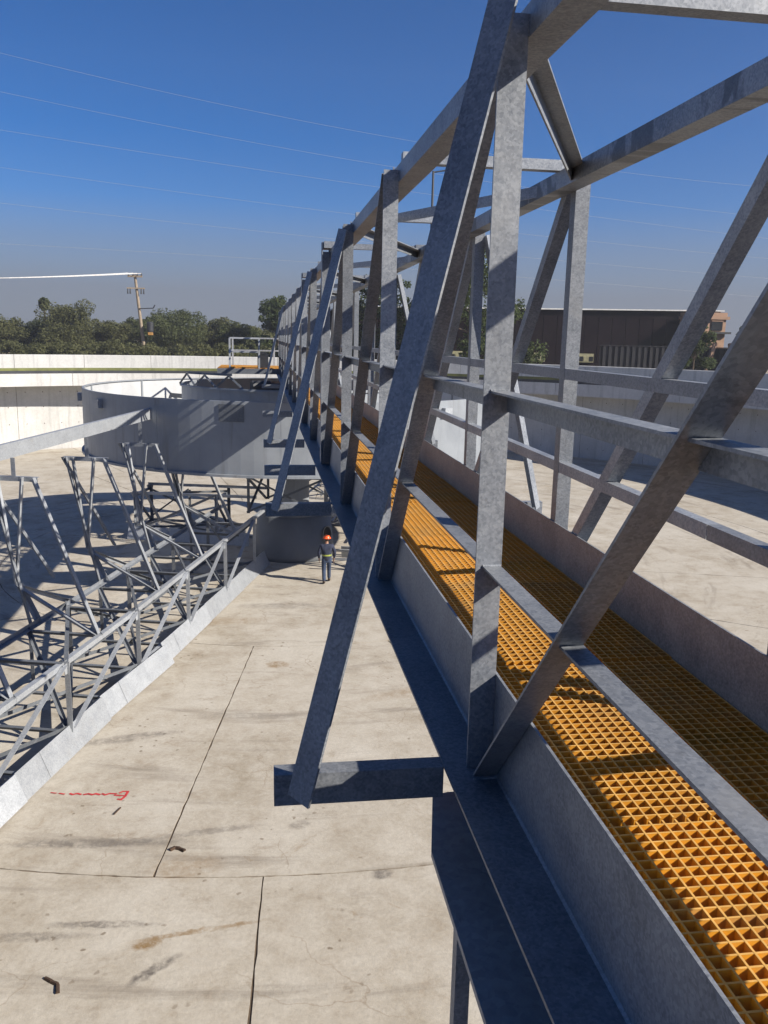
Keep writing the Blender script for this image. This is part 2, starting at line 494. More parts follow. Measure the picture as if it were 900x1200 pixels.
def slab(r0, r1, a0, a1):
    g = 0.014
    na, nr = 46, 40
    mb = MB(); vs = []
    for j in range(nr + 1):
        for i in range(na + 1):
            fr = j / nr; fa = i / na
            r = r0 + (r1 - r0) * fr
            if j == 0: r += g + rnd.uniform(-0.008, 0.012)
            if j == nr: r -= g + rnd.uniform(-0.008, 0.012)
            a = a0 + (a1 - a0) * fa
            if i == 0: a += (g + rnd.uniform(-0.008, 0.012)) / max(r, 0.5)
            if i == na: a -= (g + rnd.uniform(-0.008, 0.012)) / max(r, 0.5)
            vs.append((CX + r * math.sin(a), CY + r * math.cos(a), floor_z(r)))
    W = na + 1
    fs = [(j * W + i, j * W + i + 1, (j + 1) * W + i + 1, (j + 1) * W + i) for j in range(nr) for i in range(na)]
    edge = [i for i in range(W)] + [j * W + na for j in range(1, nr + 1)] + [nr * W + i for i in range(na - 1, -1, -1)] + [j * W for j in range(nr - 1, 0, -1)]
    nb = len(vs)
    vs += [(vs[e][0], vs[e][1], vs[e][2] - 0.014) for e in edge]
    L = len(edge)
    fs += [(edge[k], edge[(k + 1) % L], nb + (k + 1) % L, nb + k) for k in range(L)]
    mb.add(vs, fs)
    mb.build('slab', CONC_FLOOR, tank_floor)

# angles measured from +Y clockwise; the walkway comes in along -Y (pi)
def ring_of(r0, r1, n, first):
    st = 2 * math.pi / n
    for k in range(n):
        slab(r0, r1, first + k * st, first + (k + 1) * st)
ring_of(22.05, 33.95, 24, math.pi + 0.0613)
ring_of(11.27, 22.05, 18, math.pi + 0.141)
ring_of(1.2, 11.27, 4, math.pi + 0.82)

# ---------------------------------------------------------------- tank wall
RO = 34.0
ZT = zc(-1.62)
wall = thing('tank_wall', 'round cast concrete tank wall with an overhanging inner trough', 'wall', (CX, CY, 0.4))
NP = 44
for k in range(NP):
    a0 = 2 * math.pi * k / NP + 0.0004; a1 = 2 * math.pi * (k + 1) / NP - 0.0004
    m = MB()
    # inner face stands a little proud of the joint
    m.ring(CX, CY, [(RO, 0.36), (RO, ZT - 0.03), (RO + 0.03, ZT), (RO + 0.42, ZT), (RO + 0.42, 0.36)], 5, a0, a1)
    m.build('wall_panel', CONC_WALL, wall)
m = MB(); m.ring(CX, CY, [(RO + 0.03, 0.3), (RO + 0.03, ZT - 0.05), (RO + 0.40, ZT - 0.05), (RO + 0.40, 0.3)], 120)
m.build('wall_core', JOINT, wall)
RI = 31.9
for k in range(NP // 2):
    a0 = 2 * math.pi * (k + 0.35) / (NP // 2) + 0.0004; a1 = 2 * math.pi * (k + 1.35) / (NP // 2) - 0.0004
    m = MB()
    m.ring(CX, CY, [(RI, zc(-3.72)), (RI, zc(-2.86)), (RI + 0.2, zc(-2.86)), (RI + 0.2, zc(-3.5)), (RO - 0.004, zc(-3.5)), (RO - 0.004, zc(-3.72))], 8, a0, a1)
    m.build('trough_segment', CONC_WALL, wall)
m = MB(); m.ring(CX, CY, [(RI + 0.06, zc(-2.86)), (RI + 0.06, zc(-2.66)), (RI + 0.12, zc(-2.66)), (RI + 0.12, zc(-2.86))], 160)
m.build('weir_shadow_band', DARK, wall)  # dark band standing in for the shadow gap below the weir plate
m = MB(); m.ring(CX, CY, [(RI + 0.05, zc(-2.66)), (RI + 0.05, zc(-2.47)), (RI + 0.07, zc(-2.47)), (RI + 0.07, zc(-2.66))], 160)
m.build('weir_plate', WEIR, wall)
m = MB()
for k in range(NP * 4):
    for hz in (1.15, 2.35, 3.55, 4.6):
        a = 2 * math.pi * (k + 0.5) / (NP * 4)
        if not (0.75 * math.pi > a or a > 1.25 * math.pi): continue
        m.ring(CX + (RO - 0.004) * math.sin(a), CY + (RO - 0.004) * math.cos(a), [(0.0, hz - 0.045), (0.045, hz), (0.0, hz + 0.045)], 4)
tag(m.build('tie_hole', TIE, wall), kind='stuff')

# ---------------------------------------------------------------- walkway bridge
BAY = 2.43; P0 = 0.23; NB = 14
YA, YB = -1.6, 34.4
bridge = thing('walkway_bridge', 'long galvanized truss footbridge with yellow grating deck crossing the tank', 'bridge', (CX, 16.0, zc(-1.48)))
XM = 1.335
def mx(x, side):              # side 0: the left truss, 1: its mirror
    return x if side == 0 else 2 * XM - x
for s in (0, 1):
    d = 1 if s == 0 else -1
    # top chord: square tube in three lengths
    for (ya, yb) in ((YA, 9.93), (9.936, 22.1), (22.106, YB)):
        m = MB(); x0, x1 = sorted((mx(0.80, s), mx(0.92, s)))
        m.box((x0, ya, zc(0.89)), (x1, yb, zc(0.99)))
        m.build('top_chord', GALV_CHORD if s else GALV, bridge)
    # bottom chord: web with a flange turned outwards
    for (ya, yb) in ((YA, 9.85), (9.856, 22.1), (22.106, YB)):
        m = MB(); x0, x1 = sorted((mx(0.80, s), mx(0.809, s)))
        m.box((x0, ya, zc(-1.476)), (x1, yb, zc(-1.13)))
        m.build('bottom_chord_web', GALV, bridge)
        m = MB(); x0, x1 = sorted((mx(0.633, s), mx(0.812, s)))
        m.box((x0, ya, zc(-1.488)), (x1, yb, zc(-1.476)))
        # weld bead along the toe of the web
        xa, xb = sorted((mx(0.7995, s), mx(0.793, s)))
        m.add([(xa if s else xb, ya, zc(-1.476)), (mx(0.7995, s), ya, zc(-1.468)), (mx(0.7995, s), yb, zc(-1.468)), (xb if s == 0 else xa, yb, zc(-1.476)),
               (mx(0.792, s), ya, zc(-1.4755)), (mx(0.792, s), yb, zc(-1.4755))], [(1, 2, 5, 4)])
        m.build('bottom_flange', GALV, bridge)

def post_mesh(s):
    d = 1 if s == 0 else -1
    m = MB()
    # angle: front leg across the walkway, the other running back along the chord
    x0, x1 = sorted((0.0, 0.0885 * d))
    m.box((x0, 0, -1.475), (x1, 0.009, 0.955))
    xa, xb = sorted((0.0885 * d, 0.0795 * d))
    m.box((xa, 0.0092, -1.475), (xb, 0.09, 0.955))
    return m.mesh('post', GALV)
for s in (0, 1):
    pm = post_mesh(s)
    for n in range(NB + 1):
        link('post', pm, bridge, (mx(0.7105, s), P0 + n * BAY, H))
    # diagonals: foot of post n up to the head of post n-1
    d = 1 if s == 0 else -1
    for n in range(0, NB + 1):
        y = P0 + n * BAY
        m = MB()
        p0 = Vector((mx(0.7145, s), y - 0.075, zc(-1.47))); p1 = Vector((mx(0.7145, s), y - BAY + 0.11, zc(0.95)))
        a = (p1 - p0).normalized()
        pr = [(0, 0), (0.082, 0), (0.082, 0.075), (0.074, 0.075), (0.074, 0.008), (0, 0.008)]
        if s == 1:
            pr = [(x, -yy) for x, yy in pr]
        m.extr(pr, p0, p1, (d, 0, 0))
        me = None
        m.build('diagonal', GALV, bridge)
    # hand rails, one length per two bays
    for (zt, nm) in ((-0.157, 'hand_rail'), (-0.742, 'mid_rail')):
        y = YA
        while y < YB - 0.1:
            y1 = min(y + 2 * BAY, YB)
            m = MB()
            x0 = mx(0.7355, s) if s == 0 else mx(0.797, s)
            if s == 0:
                m.box((0.7905, y + 0.003, zc(zt - 0.066)), (0.7975, y1 - 0.003, zc(zt - 0.007)))
                m.box((0.7355, y + 0.003, zc(zt - 0.007)), (0.7975, y1 - 0.003, zc(zt)))
            else:
                m.box((mx(0.7975, 1), y + 0.003, zc(zt - 0.066)), (mx(0.7905, 1), y1 - 0.003, zc(zt - 0.007)))
                m.box((mx(0.7975, 1), y + 0.003, zc(zt - 0.007)), (mx(0.7355, 1), y1 - 0.003, zc(zt)))
            m.build(nm, GALV, bridge)
            y = y1
# struts and zig-zag plan bracing between the top chords
for n in range(NB + 1):
    y = P0 + n * BAY
    m = MB()
    m.box((0.815, y - 0.04, zc(0.9905)), (1.855, y + 0.03, zc(1.05)))
    m.build('top_strut', GALV, bridge)
    m = MB()
    m.box((0.812, y - 0.045, zc(-1.60)), (1.858, y + 0.045, zc(-1.444)))
    m.build('floor_beam', GALV, bridge)
    if 0 < n < NB:
        y2 = y + BAY
        xa, xb = (0.845, 1.80) if n % 2 == 1 else (1.80, 0.845)
        m = MB()
        m.extr(prof_L(0.075, 0.07, 0.008), (xa, y + 0.27, zc(0.973)), (xb, y2 - 0.12, zc(0.973)), (1, 0, 0))
        m.build('plan_brace', GALV, bridge)

# weld beads where posts, diagonals and rails meet (only large enough to see on the near bays)
def bead(pts, rad, name='weld_bead'):
    m = MB()
    for a_, b_ in zip(pts[:-1], pts[1:]):
        a_ = Vector(a_); b_ = Vector(b_); k_ = max(2, int((b_ - a_).length / 0.008))
        for i_ in range(k_):
            q = a_.lerp(b_, i_ / k_); q2 = a_.lerp(b_, (i_ + 1) / k_)
            m.tube(q - (q2 - q) * 0.2, q2, rad * rnd.uniform(0.75, 0.95), 6, rad * rnd.uniform(0.65, 0.8))
    m.build(name, GALV, bridge)
for n in range(1, 6):
    y = P0 + n * BAY
    for s in (0, 1):
        bead([(mx(0.7105, s), y - 0.001, zc(-1.474)), (mx(0.799, s), y - 0.001, zc(-1.474))], 0.0055)
        bead([(mx(0.7145, s), y - 0.085, zc(-1.474)), (mx(0.7965, s), y - 0.085, zc(-1.474))], 0.0055)
        for zt in (-0.157, -0.742):
            bead([(mx(0.7355, s), y - 0.001, zc(zt + 0.002)), (mx(0.7975, s), y - 0.001, zc(zt + 0.002))], 0.0045)
            t_ = (zt + 1.47) / 2.42
            yd = y - 0.075 - t_ * (BAY - 0.185)
            bead([(mx(0.737, s), yd + 0.012, zc(zt + 0.003)), (mx(0.7965, s), yd + 0.012, zc(zt + 0.003))], 0.0045)
        bead([(mx(0.7995, s), y - 0.002, zc(0.893)), (mx(0.7995, s), y - 0.002, zc(0.953))], 0.005)
# outriggers and raking kickers
def kicker(n, s, y_off=0.0):
    y = P0 + n * BAY
    m = MB()
    f = lambda x: mx(x, s)
    p0 = Vector((f(0.115), y - 0.085, zc(-1.52))); p1 = Vector((f(0.70), y - 0.07, zc(0.975 if n == 1 else 0.905)))
    w = Vector((0.66, -0.75, 0.0)) if s == 0 else Vector((-0.66, -0.75, 0.0))
    pr = [(-0.05, -0.005), (0.05, -0.005), (0.05, 0.005), (-0.04, 0.005), (-0.04, 0.075), (-0.05, 0.075)]
    if s == 1:
        pr = [(a, -b) for a, b in pr]
    m.extr(pr, p0, p1, w)
    m.build('kicker', GALV, bridge)
for s in (0, 1):
    for n in (1, 3, 4, 5, 7, 11):
        y = P0 + n * BAY
        yc = y + 0.02 if n != 4 else y - 0.1
        x0, x1 = sorted((mx(0.035, s), mx(0.6325, s)))
        m = MB()
        m.box((x0, yc, zc(-1.597)), (x1, yc + 0.075, zc(-1.481)))
        m.build('outrigger', GALV, bridge)
        if n not in (4, 7):
            kicker(n, s)
# splice plates at the chord joint
for s in (0, 1):
    x0, x1 = sorted((mx(0.700, s), mx(0.709, s)))
    for n in (4, 6):
        y = P0 + n * BAY
        m = MB(); m.box((x0, y - 0.03, zc(-1.474)), (x1, y + 0.13, zc(1.06)))
        m.box(tuple(sorted((mx(0.72, s), mx(0.90, s))))[0:1] + (y - 0.05, zc(0.992)), tuple(sorted((mx(0.72, s), mx(0.90, s))))[1:2] + (y + 0.2, zc(1.065)))
        m.build('splice_plate', GALV, bridge)

# grating: bars run both ways at 38 mm
def grating_mesh(width, length):
    m = MB()
    nx = int(round(width / 0.0415)); ny = int(round(length / 0.0415))
    t = 0.003
    def bar(lo, hi):
        x0, y0, z0 = lo; x1, y1, z1 = hi
        m.box(lo, (x1, y1, z1 - 0.001))
        m.add([(x0, y0, z1), (x1, y0, z1), (x1, y1, z1), (x0, y1, z1)], [(0, 1, 2, 3)], 1)
    for i in range(nx + 1):
        x = -width / 2 + i * width / nx
        bar((x - t, 0, -0.038), (x + t, length, 0))
    for j in range(ny):
        y = (j + 0.5) * length / ny
        bar((-width / 2, y - t, -0.0375), (width / 2, y + t, -0.0006))
    return m.mesh('grating_panel', [YELLOW, YELLOW_TOP])
GL = 1.245
gm = grating_mesh(1.03, GL)
y = YA
while y < YB - GL:
    link('grating_panel', gm, bridge, (XM + rnd.uniform(-0.004, 0.004), y + 0.003, zc(-1.402) + rnd.uniform(-0.003, 0.003)))
    y += GL + 0.009
# bearing plate under the near end of the left chord, with its leg
m = MB()
poly = [(0.72, 2.97), (0.655, 2.95), (0.578, 2.59), (0.572, 1.9), (0.565, -1.2), (0.90, -1.2), (0.90, 2.97)]
n = len(poly)
zt, zb = zc(-1.75), zc(-1.772)
m.add([(x, y, zt) for x, y in poly] + [(x, y, zb) for x, y in poly], [tuple(range(n)), tuple(range(2 * n - 1, n - 1, -1))] + [(i, n + i, n + (i + 1) % n, (i + 1) % n) for i in range(n)])
m.build('bearing_plate', GALV_BRIGHT, bridge)
m = MB(); m.box((0.80, -1.2, zc(-1.749)), (0.812, 2.96, zc(-1.489))); m.build('light_block_web', GALV, bridge)  # added unseen web; blocks light bounced through the grating onto the plate
m = MB(); m.box((0.60, 2.27, zc(-2.845)), (0.648, 2.32, zc(-1.7725))); m.box((0.55, 2.22, zc(-2.858)), (0.70, 2.38, zc(-2.844))); m.build('bearing_leg', GALV, bridge)

# centre platform with its guard rail
plat = thing('drive_platform', 'square railed platform with yellow grating over the tank centre', 'platform', (CX, CY, zc(-1.5)))
pm_ = grating_mesh(1.245, GL)
for ix in range(-1, 3):
    for iy in range(3):
        x = -0.45 + 0.63 + ix * 1.25; yy = 34.47 + iy * 1.25
        if ix >= 0 or True:
            link('grating_panel', pm_, plat, (x, yy, zc(-1.26)))
for (lo, hi) in (((-1.7, 34.40, -1.48), (3.4, 34.46, -1.27)), ((-1.7, 38.15, -1.48), (3.4, 38.21, -1.27)), ((-1.7, 34.47, -1.48), (-1.64, 38.14, -1.27)), ((3.34, 34.47, -1.48), (3.4, 38.14, -1.27))):
    m = MB(); m.box((lo[0], lo[1], zc(lo[2])), (hi[0], hi[1], zc(hi[2]))); m.build('platform_beam', GALV_FAR, plat)
rail_posts = [(-0.05, 34.43), (-1.2, 34.43), (-1.2, 38.18), (0.6, 38.18), (2.4, 38.18), (3.3, 38.18), (3.3, 34.43)]
for (x, yy) in rail_posts:
    m = MB(); m.box((x - 0.035, yy - 0.035, zc(-1.265)), (x + 0.035, yy + 0.035, zc(-0.1))); m.build('rail_post', GALV_BRIGHT, plat)
for a, b in zip(rail_posts[:-1], rail_posts[1:]):
    for zz in (-0.09, -0.62):
        m = MB(); m.extr(prof_rect(-0.03, -0.03, 0.03, 0.03), (a[0], a[1], zc(zz)), (b[0], b[1], zc(zz)), (0, 0, 1)); m.build('guard_rail', GALV_BRIGHT, plat)

drive = thing('drive_unit', 'dark gear drive and motor under the bridge at the tank centre', 'machine', (CX, CY, zc(-2.6)))
m = MB(); m.ring(CX, CY, [(0.0, zc(-2.55)), (1.25, zc(-2.55)), (1.3, zc(-2.4)), (1.3, zc(-1.9)), (1.1, zc(-1.8)), (0.0, zc(-1.8))], 28); m.build('gear_housing', DARK, drive)
m = MB(); m.tube((-0.35, 33.4, zc(-1.95)), (0.35, 33.6, zc(-1.95)), 0.26, 14); m.build('motor', DARK, drive)
m = MB(); m.box((-0.2, 33.2, zc(-2.5)), (0.6, 34.0, zc(-2.22))); m.build('motor_base', GALV_FAR, drive)
box = MB(); box.box((-0.12, 34.95, zc(-1.255)), (0.32, 35.35, zc(-0.72))); box.box((-0.05, 34.93, zc(-0.719)), (0.25, 35.2, zc(-0.62)))
tag(box.build('control_box', DARK), 'small dark control box standing on the yellow centre platform', 'box')

# ---------------------------------------------------------------- feedwell, inner drum, column
fw = thing('feedwell', 'large round grey steel feedwell drum hanging under the bridge', 'tank', (CX, CY, zc(-4.34)))
RF = 8.05
NS = 12
for k in range(NS):
    a0 = 2 * math.pi * k / NS + 0.09; a1 = a0 + 2 * math.pi / NS - 0.0012
    m = MB(); m.ring(CX, CY, [(RF - 0.012, zc(-4.33)), (RF, zc(-4.33)), (RF, zc(-2.0)), (RF - 0.012, zc(-2.0))], 10, a0, a1)
    m.build('shell_plate', PAINT_GREY, fw)
    # seam straps
    m = MB(); t = a1 + 0.0006
    m.ring(CX, CY, [(RF - 0.07, zc(-4.3)), (RF - 0.0285, zc(-4.3)), (RF - 0.0285, zc(-2.04)), (RF - 0.07, zc(-2.04))], 1, t - 0.006, t + 0.006)
    m.build('seam_angle', PAINT_GREY, fw)
m = MB(); m.ring(CX, CY, [(RF - 0.028, zc(-4.32)), (RF - 0.014, zc(-4.32)), (RF - 0.014, zc(-2.035)), (RF - 0.028, zc(-2.035))], 140); m.build('inner_shell_ring', PALE_GREY, fw)  # paler ring just inside the shell plates
m = MB(); m.ring(CX, CY, [(RF + 0.001, zc(-4.36)), (RF + 0.10, zc(-4.36)), (RF + 0.10, zc(-4.28)), (RF + 0.001, zc(-4.28))], 120); m.build('bottom_ring', PAINT_GREY, fw)
m = MB(); m.ring(CX, CY, [(RF - 0.09, zc(-2.03)), (RF - 0.0125, zc(-2.03)), (RF - 0.0125, zc(-1.985)), (RF - 0.09, zc(-1.985))], 120); m.build('top_ring', PAINT_GREY, fw)
for a in (-2.15, -1.72, 2.5, 1.7, 0.6, -0.5):
    m = MB(); m.ring(CX, CY, [(RF + 0.002, zc(-2.5)), (RF + 0.16, zc(-2.5)), (RF + 0.16, zc(-2.22)), (RF + 0.002, zc(-2.22))], 1, a - 0.022, a + 0.022); m.build('bracket', GALV_BRIGHT, fw)
m = MB()
for i in range(10):
    pass
a = -2.86
m.ring(CX, CY, [(RF + 0.002, zc(-2.62)), (RF + 0.03, zc(-2.62)), (RF + 0.03, zc(-2.08)), (RF + 0.002, zc(-2.08))], 3, a - 0.05, a + 0.05); m.build('hatch_cover', GALV_FAR, fw)

edi = thing('inner_drum', 'smaller dark grey drum inside the feedwell ring', 'drum', (CX, CY, zc(-4.0)))
m = MB(); m.ring(CX, CY, [(4.38, zc(-4.0)), (4.4, zc(-4.0)), (4.4, zc(-1.84)), (4.38, zc(-1.84))], 64); m.build('drum_shell', PAINT_GREY, edi)
m = MB(); m.ring(CX, CY, [(4.401, zc(-1.93)), (4.47, zc(-1.93)), (4.47, zc(-1.87)), (4.401, zc(-1.87))], 64); m.build('drum_rim', PAINT_GREY, edi)
for (a, b, c) in (((-2.35, 31.5), (-1.55, 31.2), -1.42), ((-1.55, 31.2), (-0.6, 30.7), -1.42), ((-3.0, 32.9), (-2.35, 32.0), -1.42)):
    pk = ((a[0] + b[0]) / 2, (a[1] + b[1]) / 2)
    for q in (a, b):
        m = MB(); m.extr(prof_L(0.07, 0.07, 0.01), (q[0], q[1], zc(-1.84)), (pk[0], pk[1], zc(c)), (0, 1, 0)); m.build('lifting_brace', GALV_FAR, edi)
m = MB(); m.extr(prof_L(0.08, 0.08, 0.01), (-2.68, 32.4, zc(-1.42)), (-1.0, 30.9, zc(-1.42)), (0, 0, 1)); m.build('lifting_brace', GALV_FAR, edi)
# spider beams that hang both drums from the bridge
for k, (a, r1) in enumerate(((math.pi + 0.75, 8.0), (math.pi - 0.75, 8.0), (0.75, 8.0), (-0.75, 8.0))):
    m = MB(); m.extr(prof_C(0.09, 0.2, 0.012), (CX + 1.3 * math.sin(a), CY + 1.3 * math.cos(a), zc(-2.75)), (CX + r1 * math.sin(a), CY + r1 * math.cos(a), zc(-2.75)), (0.0, 0, 1) if False else (math.cos(a), -math.sin(a), 0))
    m.build('spider_beam', GALV_FAR, fw)

base = thing('column_base', 'grey drum with a dark oval hole in front of the worker', 'drum', (CX, CY, 0.0))
m = MB(); m.ring(CX, CY, [(1.6, 0.02), (1.72, 0.02), (1.66, 0.2), (1.5, 1.76), (1.4, 1.8), (0.7, 1.8), (0.7, 0.02)], 56); m.build('base_shell', PAINT_SHADED, base, True)
# the hole: a short recessed pipe mouth
ah = math.pi - 0.93
rc = 1.585
hc = Vector((CX + rc * math.sin(ah), CY + rc * math.cos(ah), 1.02)); hn = Vector((math.sin(ah), math.cos(ah), 0.1)).normalized()
ht = Vector((math.cos(ah), -math.sin(ah), 0)); hu = hn.cross(ht) * -1
if hu.z < 0: hu = -hu
def ell(rx, rz, off, n=26):
    return [hc + hn * off + ht * math.cos(2 * math.pi * i / n) * rx + hu * math.sin(2 * math.pi * i / n) * rz for i in range(n)]
m = MB(); n = 26
m.add(ell(0.285, 0.31, 0.03) + ell(0.285, 0.31, 0.05) + ell(0.32, 0.345, 0.05) + ell(0.32, 0.345, -0.06),
      [(q * n + i, q * n + (i + 1) % n, (q + 1) * n + (i + 1) % n, (q + 1) * n + i) for q in range(3) for i in range(n)]); m.build('hole_collar', PAINT_SHADED, base)
m = MB(); m.add(ell(0.287, 0.312, 0.028), [tuple(range(n))]); m.build('hole', BLACK, base)

column = thing('centre_column', 'steel centre column and lattice drive cage under the feedwell', 'column', (CX, CY, 1.9))
m = MB(); m.ring(CX, CY, [(0.0, 1.9), (0.62, 1.9), (0.62, zc(-2.56)), (0.0, zc(-2.56))], 24); m.build('pipe', PAINT_GREY, column)
cage_r = 1.55
U = Vector((-0.258, -0.966, 0)).normalized(); W = Vector((0.966, -0.258, 0)).normalized()
corners = [U * a + W * b for a, b in ((cage_r, cage_r), (cage_r, -cage_r), (-cage_r, -cage_r), (-cage_r, cage_r))]
C3 = Vector((CX, CY, 0))
for i in range(4):
    c = C3 + corners[i]; c2 = C3 + corners[(i + 1) % 4]
    m = MB(); m.extr(prof_L(0.11, 0.11, 0.012), (c.x, c.y, 1.95), (c.x, c.y, zc(-2.6)), (1, 0, 0)); m.build('cage_leg', GALV_FAR, column)
    for za, zb in ((1.95, 3.4), (3.4, 4.85), (4.85, 6.2)):
        m = MB(); m.extr(prof_L(0.08, 0.08, 0.01), (c.x, c.y, za), (c2.x, c2.y, zb), (0, 0, 1)); m.build('cage_diagonal', GALV_FAR, column)
        m = MB(); m.extr(prof_L(0.08, 0.08, 0.01), (c2.x, c2.y, za), (c.x, c.y, zb), (0, 0, 1)); m.build('cage_diagonal', GALV_FAR, column)
        m = MB(); m.extr(prof_L(0.1, 0.1, 0.01), (c.x, c.y, zb), (c2.x, c2.y, zb), (0, 0, 1)); m.build('cage_girt', GALV_FAR, column)

# ---------------------------------------------------------------- rake arms
def arm(label, Ud, Wd, u_in, u_out, skimmer, blade_side=1.0):
    a = thing('rake_arm', label, 'rake arm', tuple(C3 + Ud * 8 + Vector((0, 0, 0.1))), 'rake arms of the scraper')
    def P(u, w, h):
        p = C3 + Ud * u + Wd * w
        return Vector((p.x, p.y, floor_z(abs(u)) + h))
    hb, ht_ = 0.45, 1.95
    wf, wb = -0.76, -2.55
    htop = lambda q: ht_ + 0.26 * max(0.0, (14.4 - q) / 14.4)      # the truss deepens toward the middle
    us = []
    u = 3.6 * math.ceil(u_in / 3.6 - 0.01)
    while u <= u_out + 0.01:
        us.append(u); u += 3.6
    def chord(name, w, h, pr, xd, mat=GALV):
        m = MB(); m.extr(pr, P(u_in, w, h), P(u_out, w, h), xd); m.build(name, mat, a)
    uk = min(14.4, u_out - 0.5)
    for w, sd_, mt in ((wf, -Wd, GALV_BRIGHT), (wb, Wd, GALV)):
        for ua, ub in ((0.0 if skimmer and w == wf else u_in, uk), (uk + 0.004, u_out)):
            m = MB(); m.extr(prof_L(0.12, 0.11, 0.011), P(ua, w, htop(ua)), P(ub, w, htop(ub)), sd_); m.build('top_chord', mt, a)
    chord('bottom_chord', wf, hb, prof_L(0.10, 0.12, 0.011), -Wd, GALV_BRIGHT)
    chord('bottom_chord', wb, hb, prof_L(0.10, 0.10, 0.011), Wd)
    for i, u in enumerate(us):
        for w, mt in ((wf, GALV_BRIGHT), (wb, GALV_FAR)):  # front posts carry sunlight in their tone, back posts carry shade
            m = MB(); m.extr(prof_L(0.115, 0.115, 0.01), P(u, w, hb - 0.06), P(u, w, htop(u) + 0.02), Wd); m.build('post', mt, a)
        for h in (hb, ht_):
            m = MB(); m.extr(prof_L(0.10, 0.10, 0.01), P(u, wf, h + 0.01), P(u, wb, h + 0.01), (0, 0, -1)); m.build('cross_strut', GALV_FAR, a)
        m = MB(); m.extr(prof_L(0.085, 0.085, 0.009), P(u, wf, ht_), P(u, wb, hb), Ud); m.build('cross_diagonal', GALV_FAR, a)
        if i:
            up = us[i - 1]
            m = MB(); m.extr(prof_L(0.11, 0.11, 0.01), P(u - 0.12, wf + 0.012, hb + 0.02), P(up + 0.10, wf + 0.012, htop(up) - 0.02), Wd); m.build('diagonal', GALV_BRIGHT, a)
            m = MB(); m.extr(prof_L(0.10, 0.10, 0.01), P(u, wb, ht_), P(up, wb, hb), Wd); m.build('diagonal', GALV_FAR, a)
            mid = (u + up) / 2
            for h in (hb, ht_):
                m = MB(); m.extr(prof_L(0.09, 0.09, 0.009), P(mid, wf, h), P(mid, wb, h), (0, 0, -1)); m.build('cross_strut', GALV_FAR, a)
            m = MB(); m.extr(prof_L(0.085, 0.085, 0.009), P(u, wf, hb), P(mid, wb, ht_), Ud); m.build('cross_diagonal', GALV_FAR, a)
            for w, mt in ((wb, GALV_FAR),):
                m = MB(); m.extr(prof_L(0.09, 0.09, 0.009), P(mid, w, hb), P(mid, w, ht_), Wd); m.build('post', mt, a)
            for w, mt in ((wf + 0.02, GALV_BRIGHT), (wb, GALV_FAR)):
                m = MB(); m.add([P(u - 0.16, w + 0.03, htop(u) - 0.02), P(u + 0.16, w + 0.03, htop(u) - 0.02), P(u + 0.08, w + 0.03, htop(u) - 0.24), P(u - 0.08, w + 0.03, htop(u) - 0.24),
                               P(u - 0.16, w + 0.04, htop(u) - 0.02), P(u + 0.16, w + 0.04, htop(u) - 0.02), P(u + 0.08, w + 0.04, htop(u) - 0.24), P(u - 0.08, w + 0.04, htop(u) - 0.24)],
                              [(0, 1, 2, 3), (7, 6, 5, 4), (0, 1, 5, 4), (1, 2, 6, 5), (2, 3, 7, 6), (3, 0, 4, 7)]); m.build('gusset_plate', mt, a)
            for h in (hb, ht_):
                m = MB(); m.extr(prof_L(0.085, 0.085, 0.009), P(u, wf, h), P(up, wb, h), (0, 0, 1)); m.build('plan_brace', GALV_FAR, a)
                if h > 1: continue
                m = MB(); m.extr(prof_L(0.085, 0.085, 0.009), P(up, wf, h + 0.012), P(u, wb, h + 0.012), (0, 0, 1)); m.build('plan_brace', GALV_FAR, a)
            m = MB(); m.extr(prof_L(0.08, 0.08, 0.009), P(mid, wf, ht_), P(mid, wb, hb), Ud); m.build('cross_diagonal', GALV_FAR, a)
    # scraper blades: sloping plates set slightly askew, one after the other
    u = u_in + 0.3
    while u < u_out:
        u2 = min(u + 3.58, u_out + 0.2)
        k0, k1 = (0.16, -0.03) if 12.5 < u < 14 else (0.02, 0.0)          # inner end stands forward, outer end back
        m = MB()
        def quad(uu, kk):
            return [P(uu, -0.52 + kk, 0.03), P(uu, -0.735 + kk, 0.56), P(uu, -0.747 + kk, 0.555), P(uu, -0.532 + kk, 0.026)]
        q = quad(u, k0) + quad(u2, k1)
        m.add(q, [(0, 1, 5, 4), (1, 2, 6, 5), (2, 3, 7, 6), (3, 0, 4, 7), (3, 2, 1, 0), (4, 5, 6, 7)])
        m.add([P(u2 + 0.0, -0.55, 0.04), P(u2 + 0.0, -0.74, 0.47), P(u2 - 0.012, -0.95, 0.43), P(u2 - 0.012, -0.95, 0.06)], [(0, 1, 2, 3)])
        m.build('scraper_blade', GALV_BRIGHT, a)
        # lap strip where the squeegee is bolted on
        m = MB()
        ua = u2 - 0.9; ub = ua + 0.035
        ka = k0 + (k1 - k0) * (ua - u) / (u2 - u)
        m.add([P(ua, -0.512 + ka, 0.034), P(ua, -0.727 + ka, 0.566), P(ub, -0.727 + ka, 0.566), P(ub, -0.512 + ka, 0.034)], [(0, 1, 2, 3)])
        m.build('lap_strip', GALV_BRIGHT, a)
        u += 3.6
